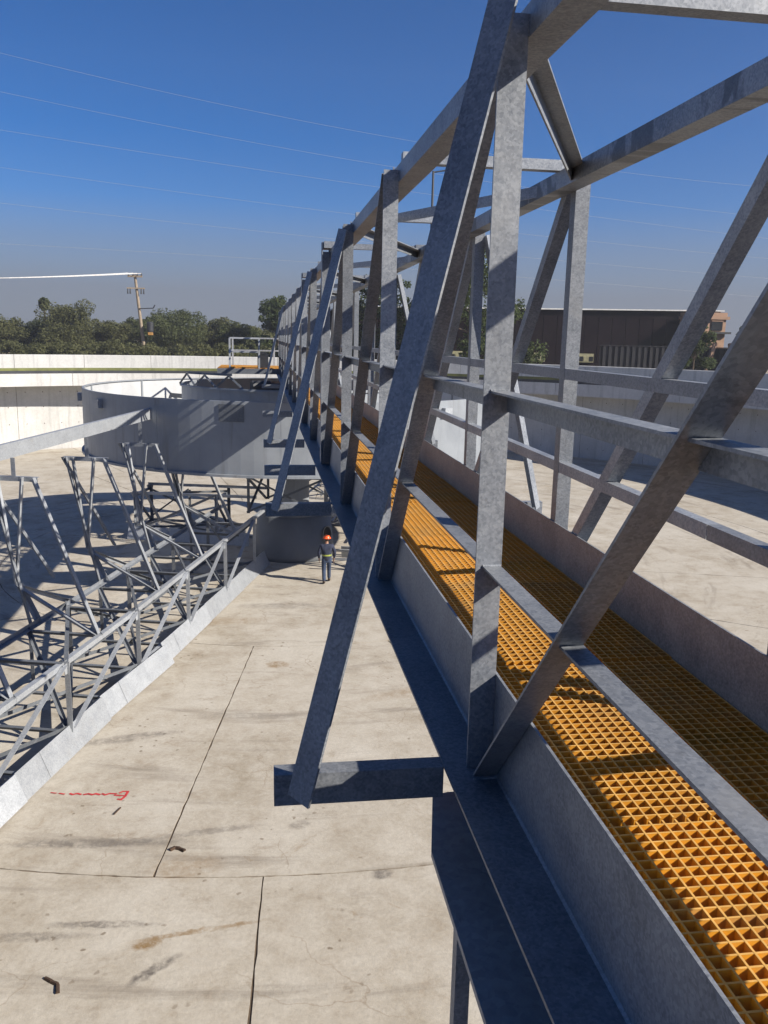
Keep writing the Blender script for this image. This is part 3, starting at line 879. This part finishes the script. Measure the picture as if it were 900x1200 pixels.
    if skimmer:
        ws = -3.0
        # long skimmer beam on masts
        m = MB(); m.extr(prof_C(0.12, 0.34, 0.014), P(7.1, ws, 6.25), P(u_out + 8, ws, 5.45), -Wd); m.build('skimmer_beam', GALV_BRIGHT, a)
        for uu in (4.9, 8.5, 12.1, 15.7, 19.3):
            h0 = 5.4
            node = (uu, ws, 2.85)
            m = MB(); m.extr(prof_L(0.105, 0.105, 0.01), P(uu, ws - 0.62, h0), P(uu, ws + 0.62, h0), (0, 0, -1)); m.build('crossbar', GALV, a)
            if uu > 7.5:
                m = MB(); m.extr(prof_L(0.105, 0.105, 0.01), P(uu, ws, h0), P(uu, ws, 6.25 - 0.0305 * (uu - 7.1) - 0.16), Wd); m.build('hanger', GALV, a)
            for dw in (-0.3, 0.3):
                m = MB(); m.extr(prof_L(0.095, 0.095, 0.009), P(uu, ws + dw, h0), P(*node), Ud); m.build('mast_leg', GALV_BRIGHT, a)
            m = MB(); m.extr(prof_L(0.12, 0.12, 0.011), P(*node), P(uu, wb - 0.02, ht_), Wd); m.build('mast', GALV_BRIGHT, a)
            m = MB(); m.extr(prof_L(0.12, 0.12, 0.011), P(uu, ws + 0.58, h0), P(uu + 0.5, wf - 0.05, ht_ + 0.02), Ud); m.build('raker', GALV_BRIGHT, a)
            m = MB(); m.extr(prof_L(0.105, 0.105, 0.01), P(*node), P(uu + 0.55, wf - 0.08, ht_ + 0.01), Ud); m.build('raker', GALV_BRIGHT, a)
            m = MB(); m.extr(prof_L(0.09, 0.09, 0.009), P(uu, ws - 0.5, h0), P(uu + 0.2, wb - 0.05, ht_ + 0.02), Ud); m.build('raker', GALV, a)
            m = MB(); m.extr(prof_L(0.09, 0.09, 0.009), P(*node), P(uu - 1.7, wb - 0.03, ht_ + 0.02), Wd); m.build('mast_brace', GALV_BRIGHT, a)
            m = MB(); m.extr(prof_L(0.105, 0.105, 0.01), P(uu, ws - 0.58, h0), P(uu - 1.7, ws, 2.6) if uu > 6 else P(uu, ws, 2.8), Ud); m.build('mast_brace', GALV, a)
    return a
arm('long galvanized lattice rake arm with bright blades reaching toward the camera', U, W, 1.8, 25.3, True)
arm('rake arm on the far side of the centre column, behind the feedwell supports', -U, -W, 1.8, 25.3, False)
for (lab, Ud, Wd) in (('short rake arm crossing the floor to the left under the feedwell', -W, U), ('short rake arm to the right under the bridge, beyond the worker', W, -U)):
    arm(lab, Ud, Wd, 1.8, 7.3, False)

# ---------------------------------------------------------------- worker
def skinned(name, chains, mat, parent, wloc, levels=2, yaw=0.0):
    """chains: list of lists of (x,y,z,rx[,ry]); first vertex of a chain may be an int index to join"""
    vs, es, rad = [], [], []
    for ch in chains:
        prev = None
        for q in ch:
            if isinstance(q, int):
                prev = q; continue
            vs.append(q[:3]); rad.append((q[3], q[4] if len(q) > 4 else q[3]))
            if prev is not None: es.append((prev, len(vs) - 1))
            prev = len(vs) - 1
    me = bpy.data.meshes.new(name)
    me.from_pydata(vs, es, [])
    o = bpy.data.objects.new(name, me); COL.objects.link(o)
    sk = o.modifiers.new('skin', 'SKIN')
    if not me.skin_vertices: pass
    lay = me.skin_vertices[0].data
    for i, (a, b) in enumerate(rad):
        lay[i].radius = (a, b)
        lay[i].use_root = (i == 0)
    sub = o.modifiers.new('sub', 'SUBSURF'); sub.levels = levels; sub.render_levels = levels
    bpy.context.view_layer.update()
    dg = bpy.context.evaluated_depsgraph_get()
    me2 = bpy.data.meshes.new_from_object(o.evaluated_get(dg))
    bpy.data.objects.remove(o)
    me2.name = name
    me2.materials.clear(); me2.materials.append(mat)
    me2.polygons.foreach_set('use_smooth', [True] * len(me2.polygons))
    return link(name, me2, parent, wloc)

PX, PY = 2.33, 29.65
PZ = floor_z(4.8)
person = thing('person', 'worker in navy jacket, blue trousers and orange hard hat walking away from the camera', 'person', (PX, PY, PZ))
def figure():
    pelvis = (0, 0, 0.93, 0.12, 0.085)
    ch = [[pelvis, (0, 0.0, 1.12, 0.135, 0.095), (0, 0.0, 1.32, 0.165, 0.105), (0, 0.0, 1.43, 0.11, 0.085), (0, 0.01, 1.50, 0.055), (0, 0.025, 1.57, 0.062), (0, 0.03, 1.64, 0.078, 0.092), (0, 0.025, 1.71, 0.07, 0.085)]]
    n = 8
    # legs
    for sx, fy, ky in ((-1, -0.16, 0.0), (1, 0.20, 0.17)):
        ch.append([0, (0.095 * sx, 0.0, 0.86, 0.095), (0.10 * sx, ky, 0.49, 0.062), (0.105 * sx, fy - 0.02, 0.10, 0.042), (0.115 * sx, fy + 0.12, 0.045, 0.038, 0.032)])
        n += 4
    # arms
    for sx in (-1, 1):
        st = n
        ch.append([2, (0.20 * sx, 0.0, 1.40, 0.058), (0.285 * sx, -0.035, 1.14, 0.043), (0.27 * sx, 0.09, 0.90, 0.030), (0.265 * sx, 0.12, 0.83, 0.036, 0.020)])
        n += 4
        palm = n - 1
        for k, (dx, ln) in enumerate(((-0.028, 0.062), (-0.010, 0.075), (0.010, 0.070), (0.027, 0.055))):
            ch.append([palm, (0.265 * sx, 0.125 + dx, 0.795, 0.0105), (0.258 * sx, 0.128 + dx, 0.795 - ln * 0.6, 0.0095), (0.245 * sx, 0.13 + dx, 0.795 - ln, 0.008)])
            n += 3
        ch.append([palm, (0.25 * sx, 0.165, 0.82, 0.011), (0.24 * sx, 0.175, 0.785, 0.009)]); n += 2
    return ch
body = skinned('body', figure(), SKIN, person, (PX, PY, PZ), 1)
# face features and ears
m = MB()
hx, hy, hz = PX, PY + 0.03, PZ + 1.64
for sx in (-1, 1):
    m.tube((hx + 0.083 * sx, hy, hz - 0.02), (hx + 0.095 * sx, hy - 0.005, hz + 0.03), 0.016, 6)
m.add([(hx - 0.015, hy + 0.088, hz - 0.02), (hx + 0.015, hy + 0.088, hz - 0.02), (hx, hy + 0.118, hz - 0.018), (hx, hy + 0.09, hz + 0.03)], [(0, 1, 2), (0, 2, 3), (1, 3, 2)])
m.build('ears_and_nose', SKIN, person, True)
m = MB(); m.ring(hx, hy - 0.015, [(0.0, hz - 0.055), (0.075, hz - 0.05), (0.088, hz), (0.088, hz + 0.04), (0.0, hz + 0.05)], 14, math.pi / 2, 1.5 * math.pi); m.build('hair', LEATHER, person, True)
jacket = [[(0, 0, 0.80, 0.185, 0.145), (0, 0, 0.97, 0.19, 0.145), (0, 0.0, 1.14, 0.18, 0.13), (0, 0.0, 1.32, 0.195, 0.125), (0, 0.0, 1.43, 0.13, 0.10), (0, 0.008, 1.50, 0.075)]]
for sx in (-1, 1):
    jacket.append([3, (0.205 * sx, 0.0, 1.40, 0.08), (0.295 * sx, -0.035, 1.14, 0.062), (0.275 * sx, 0.085, 0.915, 0.048)])
skinned('jacket', jacket, NAVY, person, (PX, PY, PZ), 1)
tr = [[(0, 0, 0.93, 0.165, 0.13), (0, 0, 1.06, 0.15, 0.115)]]
for sx, fy, ky in ((-1, -0.16, 0.0), (1, 0.20, 0.17)):
    tr.append([0, (0.098 * sx, 0.0, 0.84, 0.112), (0.10 * sx, ky, 0.49, 0.08), (0.105 * sx, fy - 0.02, 0.10, 0.07)])
skinned('trousers', tr, DENIM, person, (PX, PY, PZ), 1)
for sx, fy in ((-1, -0.16), (1, 0.20)):
    skinned('boot', [[(0.105 * sx, fy - 0.03, 0.15, 0.062), (0.107 * sx, fy - 0.03, 0.05, 0.055), (0.115 * sx, fy + 0.07, 0.045, 0.052, 0.045), (0.12 * sx, fy + 0.17, 0.04, 0.045, 0.036)]], LEATHER, person, (PX, PY, PZ), 1)
m = MB()
nb_ = 20
vs = []
for zz in (1.03, 1.085):
    for i in range(nb_):
        t = 2 * math.pi * i / nb_
        vs.append((PX + 0.176 * math.cos(t), PY + 0.134 * math.sin(t), PZ + zz))
m.add(vs, [(i, (i + 1) % nb_, nb_ + (i + 1) % nb_, nb_ + i) for i in range(nb_)])
m.build('reflective_band', HIVIS, person, True)
m = MB(); m.ring(PX, PY + 0.025, [(0.0, PZ + 1.80), (0.05, PZ + 1.795), (0.10, PZ + 1.765), (0.125, PZ + 1.715), (0.13, PZ + 1.69), (0.155, PZ + 1.68), (0.155, PZ + 1.672), (0.12, PZ + 1.675), (0.0, PZ + 1.72)], 22); m.build('hard_hat', ORANGE, person, True)

# ---------------------------------------------------------------- marks and scraps on the floor
mark = None
m = MB()
def stroke(pts, w):
    for (a, b) in zip(pts[:-1], pts[1:]):
        a = Vector((a[0], a[1], 0)); b = Vector((b[0], b[1], 0)); d = (b - a).normalized(); nn = Vector((-d.y, d.x, 0)) * w / 2
        q = [a - nn - d * w * .3, b - nn + d * w * .3, b + nn + d * w * .3, a + nn - d * w * .3]
        m.add([(p.x, p.y, floor_z(math.hypot(p.x - CX, p.y - CY)) + 0.004 + 0.0004 * len(m.f)) for p in q], [(0, 1, 2, 3)])
stroke([(-2.57, 15.24), (-2.60, 15.06), (-2.66, 14.94)], 0.05)
stroke([(-2.57, 15.24), (-2.66, 15.25), (-2.72, 15.20)], 0.04)
stroke([(-2.60, 15.08), (-2.70, 15.10), (-2.80, 15.12)], 0.04)
stroke([(-2.66, 14.94), (-2.72, 14.97)], 0.04)
stroke([(-2.78, 15.17), (-2.90, 15.19), (-2.98, 15.15), (-3.04, 15.20)], 0.045)
stroke([(-3.08, 15.17), (-3.16, 15.21), (-3.22, 15.18), (-3.3, 15.22), (-3.37, 15.2)], 0.05)
stroke([(-3.43, 15.21), (-3.5, 15.25), (-3.58, 15.22), (-3.64, 15.26)], 0.045)
stroke([(-3.74, 15.25), (-3.84, 15.29)], 0.035)
stroke([(-3.9, 15.3), (-4.0, 15.33)], 0.03)
tag(m.build('paint_mark', RED), 'scrawled red spray paint mark on the concrete floor', 'paint mark')

def scrap(name, pts, w, label):
    m = MB()
    base_ = []
    for (x, y) in pts:
        base_.append(Vector((x, y, floor_z(math.hypot(x - CX, y - CY)))))
    for a, b in zip(base_[:-1], base_[1:]):
        m.extr([(-w, 0.0), (w, 0.0), (w * 0.6, w * 0.9), (-w * 0.5, w)], a + Vector((0, 0, 0.002)), b + Vector((0, 0, 0.012)), (b - a).cross(Vector((0, 0, 1))) if False else Vector((-(b - a).y, (b - a).x, 0)))
    tag(m.build(name, RUST), label, 'scrap')
scrap('bent_strip', [(-2.93, 10.36), (-2.83, 10.28), (-2.74, 10.22), (-2.70, 10.05)], 0.028, 'bent dark metal strip lying on the near left slab')
scrap('bent_strip', [(-1.58, 13.18), (-1.50, 13.24), (-1.42, 13.2), (-1.33, 13.12)], 0.035, 'short curved dark scrap lying across the floor joint')
scrap('stick', [(-2.62, 14.66), (-2.70, 14.42)], 0.016, 'short thin dark stick beside the red paint mark')

# ---------------------------------------------------------------- trees
def leaf_cloud(clumps, n, size, seed):
    rg = np.random.default_rng(seed)
    w = np.array([c[3] ** 2 for c in clumps]); w = w / w.sum()
    idx = rg.choice(len(clumps), n, p=w)
    cc = np.array([c[:3] for c in clumps])[idx]; rr = np.array([c[3] for c in clumps])[idx]
    d = rg.normal(size=(n, 3)); d /= np.linalg.norm(d, axis=1)[:, None]
    rad = rr * (0.45 + 0.65 * rg.random(n) ** 0.6)
    p = cc + d * rad[:, None] * np.array([1, 1, 0.85])
    nrm = d + 0.9 * rg.normal(size=(n, 3)) + np.array([0, 0, 0.3]); nrm /= np.linalg.norm(nrm, axis=1)[:, None]
    t = np.cross(nrm, rg.normal(size=(n, 3))); t /= np.linalg.norm(t, axis=1)[:, None]
    b = np.cross(nrm, t)
    s = (size * (0.6 + 0.8 * rg.random(n)))[:, None]
    v = np.stack([p - t * s, p - b * s * 0.55 , p + t * s, p + b * s * 0.55], 1).reshape(-1, 3)
    return v
def cloud_object(name, v, mat, parent, wloc):
    me = bpy.data.meshes.new(name)
    n = len(v) // 4
    v = v - np.array(wloc)
    me.vertices.add(len(v)); me.vertices.foreach_set('co', v.astype(np.float32).ravel())
    me.loops.add(len(v)); me.loops.foreach_set('vertex_index', np.arange(len(v), dtype=np.int32))
    me.polygons.add(n); me.polygons.foreach_set('loop_start', np.arange(0, len(v), 4, dtype=np.int32))
    me.materials.append(mat)
    me.update(calc_edges=True); me.validate()
    return link(name, me, parent, wloc)
def tree(name, x, y, gz, height, spread, label, mat, seed, group=None, trunk_h=None, n=2600, size=0.3, kind='round', lean=0.0):
    rg = random.Random(seed)
    t = thing(name, label, 'tree', (x, y, gz), group)
    th = trunk_h if trunk_h else height * 0.35
    clumps = []
    m = MB()
    m.tube((x, y, gz), (x + lean * th, y, gz + th), 0.05 * height * 0.45, 8, 0.03 * height * 0.45)
    top = Vector((x + lean * th, y, gz + th))
    if kind == 'palm':
        m.build('trunk', BARK, t)
        clumps = [(top.x, top.y, top.z + 0.1, spread * 0.8), (top.x, top.y, top.z - spread * 0.5, spread * 0.75)]
        v = leaf_cloud(clumps, n, size, seed)
        cloud_object('crown', v, mat, t, tuple(top)); return t
    nl = 7 if kind == 'round' else 11
    for i in range(nl):
        a = 2 * math.pi * (i + rg.random() * 0.6) / nl
        if kind == 'pine':
            hgt = th * 0.5 + (height - th * 0.5) * (i + 0.5) / nl
            rad = spread * (1.0 - 0.75 * (i / nl)) * rg.uniform(0.6, 1.05)
            a = i * 2.4
            start = Vector((x, y, gz + hgt - 0.1 * height))
        else:
            hgt = rg.uniform(0.45, 0.9) * height; rad = spread * rg.uniform(0.35, 0.9) * (1.25 - 0.6 * hgt / height)
            start = top
        e = Vector((x + lean * th + rad * math.cos(a), y + rad * math.sin(a), gz + hgt))
        m.tube(start, e, 0.018 * height * 0.4, 6, 0.008 * height * 0.4)
        k = rg.uniform(0.30, 0.46) * spread
        clumps.append((e.x, e.y, e.z, k))
        for q in range(3):
            clumps.append((e.x + rg.uniform(-1, 1) * k * 1.2, e.y + rg.uniform(-1, 1) * k * 1.2, min(e.z + rg.uniform(-0.9, 0.9) * k, gz + height), k * rg.uniform(0.35, 0.7)))
    if kind == 'round':
        clumps.append((x, y, gz + height * 0.62, spread * 0.5)); clumps.append((x, y, gz + height * 0.84, spread * 0.34))
        for q in range(5):
            a = rg.uniform(0, 6.28); clumps.append((x + math.cos(a) * spread * 0.75, y + math.sin(a) * spread * 0.75, gz + height * 0.3, spread * 0.33))
    else:
        m.tube(top, (x, y, gz + height * 0.95), 0.03 * height * 0.4, 6, 0.01)
        clumps.append((x, y, gz + height * 0.96, spread * 0.22))
    m.build('trunk', BARK, t)
    v = leaf_cloud(clumps, n, size, seed)
    cloud_object('crown', v, mat, t, (x, y, gz + height * 0.6))
    return t
GZ = zc(-3.2)
LT = [(-36.5, 124, 5.2, 3.9, LEAF, 'olive broad tree at the left edge behind the tank wall'),
      (-31.0, 129, 4.9, 3.6, LEAF2, 'low green tree under the palm behind the tank wall'),
      (-26.6, 123, 6.5, 4.4, LEAF, 'tall olive tree right of the palm behind the tank wall'),
      (-20.8, 126, 4.8, 3.2, LEAF, 'low olive tree left of the leaning power pole'),
      (-17.6, 132, 5.4, 2.9, LEAF2, 'small blue green tree just left of the power pole, farther back'),
      (-11.8, 122, 5.8, 4.3, LEAF2, 'round dark green tree just right of the leaning power pole'),
      (-7.0, 127, 5.0, 3.2, LEAF, 'yellow green tree second to the right of the power pole'),
      (-3.4, 124, 4.5, 2.9, LEAF2, 'low green tree third to the right of the power pole'),
      (-0.6, 128, 4.2, 2.4, LEAF, 'lowest tree next to the dark tall tree by the bridge end')]
for i, (x, y, h, sp, mt, lab) in enumerate(LT):
    tree('broadleaf_tree', x, y, GZ, h, sp, lab, mt, 100 + i, 'trees behind the left tank wall', None, 11000, 0.15)
tree('palm_tree', -29.7, 126, GZ, 7.8, 0.8, 'thin palm tree with a small ball crown rising over the left trees', LEAF2, 131, None, 7.1, 900, 0.22, 'palm')
tree('broadleaf_tree', 2.4, 118, GZ, 8.2, 3.0, 'tall dark tree beside the far end of the bridge', LEAF3, 140, None, 2.4, 9000, 0.17)
tree('pine_tree', 18.2, 74, GZ, 10.4, 5.0, 'tall loose pine tree behind the bridge, left of the dark building', LEAF3, 150, None, 2.5, 11000, 0.16, 'pine')
tree('pine_tree', 10.6, 79, GZ, 8.8, 3.2, 'narrow pine tree seen between bridge posts near the street lamp', LEAF3, 151, None, 2.5, 6000, 0.16, 'pine')
tree('broadleaf_tree', 40.6, 76, GZ, 5.4, 2.0, 'leafy tree in front of the tan building', LEAF3, 152, None, 1.9, 7000, 0.12)
tree('broadleaf_tree', 46.8, 75, GZ, 6.3, 2.2, 'green tree at the right edge beside the tan building', LEAF3, 153, None, 1.9, 7000, 0.12)
tree('broadleaf_tree', 51.0, 79, GZ, 7.2, 2.8, 'tall tree partly cut off by the right edge of the picture', LEAF3, 154, None, 1.9, 7000, 0.12)
# far wood behind the named trees
rg = np.random.default_rng(5)
cl = [(x, 150 + rg.uniform(-6, 6), GZ + rg.uniform(0.3, 3.6), rg.uniform(1.4, 2.6)) for x in np.arange(-75, 20, 0.8)]
far = cloud_object('far_wood', leaf_cloud(cl, 60000, 0.2, 9), LEAF, None, (-28, 150, GZ))
tag(far, 'far band of low woodland behind the trees', kind='stuff')

cl = [(x, 112 + rg.uniform(-3, 3), GZ + rg.uniform(0.1, 1.5), rg.uniform(0.7, 1.3)) for x in np.arange(-52, 6, 0.5)]
low = cloud_object('undergrowth', leaf_cloud(cl, 42000, 0.15, 19), LEAF, None, (-24, 112, GZ))
tag(low, 'low scrub under the trees behind the tank wall', kind='stuff')
# ---------------------------------------------------------------- buildings
bld = thing('building', 'long dark flat roofed building with a thin white roof edge', 'building', (28, 92, GZ))
def bx(parent, name, lo, hi, mat):
    m = MB(); m.box(lo, hi); return m.build(name, mat, parent)
bx(bld, 'wall', (8.0, 86.2, GZ), (48.5, 108, zc(3.05)), BUILDING_DARK)
x = 8.0
k = 0
pan = MB(); pan.box((-0.72, 0, 0), (0.72, 0.12, 5.9))
for r in range(0):
    xr = -0.72 + 0.16 * r
    pan.box((xr + 0.02, -0.018, 0.01), (xr + 0.10, -0.001, 5.89))
panm = pan.mesh('wall_panel', BUILDING_DARK)
while x < 48:
    link('wall_panel', panm, bld, (x + 0.75, 86.06, GZ + 0.3)); x += 1.5
m = MB(); m.add([(7.8, 85.6, zc(3.02)), (48.7, 85.6, zc(3.62)), (48.7, 108.2, zc(3.62)), (7.8, 108.2, zc(3.02)), (7.8, 85.6, zc(3.14)), (48.7, 85.6, zc(3.74)), (48.7, 108.2, zc(3.74)), (7.8, 108.2, zc(3.14))],
               [(3, 2, 1, 0), (4, 5, 6, 7), (0, 1, 5, 4), (1, 2, 6, 5), (2, 3, 7, 6), (3, 0, 4, 7)]); m.build('roof_edge', WHITE, bld)
m = MB(); m.add([(8.0, 86.05, zc(2.7)), (48.5, 86.05, zc(2.7)), (48.5, 86.05, zc(3.6)), (8.0, 86.05, zc(3.01)), (8.0, 107.9, zc(2.7)), (48.5, 107.9, zc(2.7)), (48.5, 107.9, zc(3.6)), (8.0, 107.9, zc(3.01))],
               [(0, 1, 2, 3), (7, 6, 5, 4), (1, 5, 6, 2), (4, 0, 3, 7)]); m.build('fascia', BUILDING_DARK, bld)
for (x0, x1) in ((27.7, 29.3), (32.4, 34.6), (19.0, 20.5)):
    w_ = bx(bld, 'window', (x0, 85.80, zc(-1.95)), (x1, 86.0, zc(-1.05)), CREAM)
    q = (x1 - x0) / 4
    for i in range(4):
        bx(w_, 'pane', (x0 + i * q + 0.05, 85.77, zc(-1.85)), (x0 + (i + 1) * q - 0.05, 85.798, zc(-1.35)), GLASS if i % 2 else CREAM)
an = thing('antenna', 'small bent antenna mast on the dark building roof', 'antenna', (32.4, 86.6, zc(3.3)))
m = MB(); m.tube((32.9, 86.6, zc(3.3)), (32.9, 86.6, zc(5.2)), 0.05, 6); m.build('mast', DARK, an)
m = MB(); m.tube((32.9, 86.6, zc(5.15)), (33.2, 86.6, zc(5.1)), 0.04, 6); m.tube((32.6, 86.6, zc(4.6)), (33.15, 86.6, zc(4.62)), 0.04, 6); m.build('aerial', DARK, an)
fen = thing('corrugated_fence', 'low dark blue corrugated metal fence in front of the dark building', 'fence', (41, 82, GZ))
pf = MB(); pf.extr([(-0.62, 0), (-0.40, 0), (-0.34, -0.14), (-0.06, -0.14), (0.0, 0), (0.22, 0), (0.28, -0.14), (0.56, -0.14), (0.62, 0), (0.62, 0.03), (-0.62, 0.03)], (0, 0, 0), (0, 0, 3.0), (1, 0, 0))
pfm = pf.mesh('fence_panel', FENCE)
for i in range(12):
    link('fence_panel', pfm, fen, (34.3 + i * 1.245, 82, GZ))
bx(fen, 'top_rail', (33.6, 81.8, GZ + 3.01), (48.6, 82.1, GZ + 3.09), FENCE)
tan = thing('tan_building', 'tan rendered tower house with a flat cornice behind the right trees', 'building', (46, 82, GZ))
bx(tan, 'wall', (44.0, 83.2, GZ), (47.6, 87, zc(2.7)), TAN)
bx(tan, 'cornice', (43.8, 83.0, zc(2.7)), (47.9, 87.2, zc(3.0)), TAN)
bx(tan, 'parapet', (44.0, 83.2, zc(3.0)), (47.7, 87.0, zc(3.4)), TAN)
bx(tan, 'ledge', (46.0, 82.7, zc(1.25)), (48.0, 83.19, zc(1.45)), DARK)
w_ = bx(tan, 'window', (46.0, 83.1, zc(1.6)), (47.2, 83.19, zc(2.5)), GLASS)
bx(w_, 'frame', (45.95, 83.05, zc(2.5)), (47.25, 83.19, zc(2.58)), TAN)
for xx, ln in ((45.6, -1.4), (47.2, 0.2)):
    m = MB(); m.extr(prof_rect(-0.16, -0.16, 0.16, 0.16), (xx + ln, 80.5, GZ), (xx + 0.1, 81.5, zc(0.3)), (1, 0, 0)); m.build('buttress', TAN, tan)
ds = thing('satellite_dish', 'small dark dish on the tan building roof', 'dish', (46.4, 84, zc(3.4)))
m = MB(); m.tube((46.4, 84, zc(3.4)), (46.4, 84, zc(4.0)), 0.05, 6); m.build('mount', DARK, ds)
m = MB(); m.tube((46.4, 83.9, zc(4.1)), (46.55, 83.7, zc(4.2)), 0.15, 12, 0.42); m.build('reflector', DARK, ds)

# ---------------------------------------------------------------- poles and wires
pole = thing('power_pole', 'leaning wooden power pole with crossarms behind the tank wall', 'pole', (-14.2, 110, GZ))
pb, pt = Vector((-14.2, 110, GZ)), Vector((-15.12, 110, zc(7.05)))
m = MB(); m.tube(pb, pt, 0.22, 10, 0.16); m.build('shaft', WOOD, pole)
m = MB(); m.box((-15.95, 109.7, zc(6.72)), (-14.2, 109.85, zc(6.95))); m.build('crossarm', WOOD, pole)
m = MB(); m.box((-16.1, 109.7, zc(5.35)), (-13.95, 109.83, zc(5.5))); m.build('crossarm', WOOD, pole)
for (xx, z0) in ((-15.85, 6.95), (-15.3, 6.95), (-14.8, 6.95), (-14.3, 6.95), (-16.0, 4.75), (-15.7, 4.75), (-14.4, 4.75), (-14.1, 4.75)):
    m = MB(); m.tube((xx, 109.76, zc(z0)), (xx, 109.76, zc(z0 + (0.28 if z0 > 5 else 0.6))), 0.10, 8, 0.06); m.build('insulator', DARK, pole)
m = MB(); m.tube((-14.75, 109.8, zc(3.0)), (-13.0, 109.6, zc(3.1)), 0.06, 6); m.tube((-13.0, 109.6, zc(3.1)), (-12.8, 109.6, zc(3.5)), 0.07, 6); m.build('side_arm', DARK, pole)
m = MB(); m.ring(-13.45, 109.6, [(0.0, zc(0.2)), (0.36, zc(0.2)), (0.4, zc(0.4)), (0.4, zc(1.3)), (0.26, zc(1.45)), (0.0, zc(1.45))], 14); m.build('transformer', DARK, pole)
m = MB(); m.box((-13.7, 109.2, zc(-0.15)), (-13.15, 109.8, zc(0.18))); m.build('junction_box', plain('ochre_box', (0.36, 0.19, 0.05)), pole)

def wire_obj(name, pts, r, mat, label, cat, group):
    m = MB()
    for a, b in zip(pts[:-1], pts[1:]):
        m.tube(a, b, r, 5)
    return tag(m.build(name, mat), label, cat, group)
labs = ['uppermost of the thin power lines crossing the sky', 'second power line from the top crossing the sky', 'third power line from the top crossing the sky',
        'third power line from the bottom crossing the sky', 'second power line from the bottom crossing the sky', 'lowest long power line crossing the sky above the pole']
ctrl = [[(-47.7, 50.8), (25, 40.0), (69, 36.2), (112, 34.0)], [(-48.2, 44.0), (25, 34.8), (69, 30.2), (112, 28.0)], [(-48.6, 37.3), (25, 30.2), (69, 26.6), (112, 23.4)],
        [(-49, 30.6), (16.5, 24.9), (69, 21.6), (112, 19.2)], [(-49.5, 24.1), (13.1, 19.9), (70, 17.0), (112, 15.0)], [(-50, 16.6), (4.4, 15.1), (70, 13.1), (112, 10.8)]]
for lab, cpt in zip(labs, ctrl):
    xs = np.array([c[0] for c in cpt]); zs = np.array([c[1] for c in cpt])
    co = np.polyfit(xs, zs, 2)
    X = np.linspace(-95, 165, 40)
    wire_obj('power_line', [(x, 180, zc(float(np.polyval(co, x)))) for x in X], 0.022, WIRE, lab, 'power line', 'power lines across the sky')
sl = ['outermost pale service wire running left from the pole', 'second pale service wire running left from the pole', 'third pale service wire running left from the pole', 'innermost pale service wire running left from the pole']
for i, xx in enumerate((-15.85, -15.3, -14.8, -14.3)):
    pts = []
    for k in range(13):
        f = k / 12
        pts.append((xx - 26 * f + (i - 1.5) * 0.25 * f, 109.76 - 48 * f + 2.0 * i * f, zc(7.2 - 4.2 * f - 1.6 * f * (1 - f) + 0.22 * (i - 1.5) * f)))
    wire_obj('service_wire', pts, 0.035, WIRE_PALE, sl[i], 'wire', 'pale service wires at the pole')

lamp = thing('street_lamp', 'tall thin street lamp with one short arm behind the bridge', 'lamp', (13.7, 70, GZ))
m = MB(); m.tube((13.72, 70, GZ), (13.76, 70, zc(13.2)), 0.14, 8, 0.09); m.build('mast', DARK, lamp)
m = MB(); m.tube((13.76, 70, zc(13.1)), (15.1, 70, zc(13.35)), 0.06, 6); m.build('arm', DARK, lamp)
m = MB(); m.tube((15.05, 70, zc(13.3)), (15.2, 70, zc(12.3)), 0.09, 8, 0.14); m.build('lamp_head', DARK, lamp)

# ---------------------------------------------------------------- the hazy air over the site
m = MB(); m.box((-260, -60, zc(-11.0)), (260, 215, zc(62.0)))
hz, hnt, hb_ = new_mat('haze')
hnt.nodes.remove(hb_)
pv = hnt.nodes.new('ShaderNodeVolumePrincipled')
pv.inputs['Color'].default_value = (0.80, 0.83, 0.92, 1)
pv.inputs['Density'].default_value = 0.0006
pv.inputs['Anisotropy'].default_value = 0.2
hnt.links.new(pv.outputs[0], hnt.nodes['Material Output'].inputs['Volume'])
tag(m.build('haze', hz), 'thin grey haze in the air', kind='stuff')
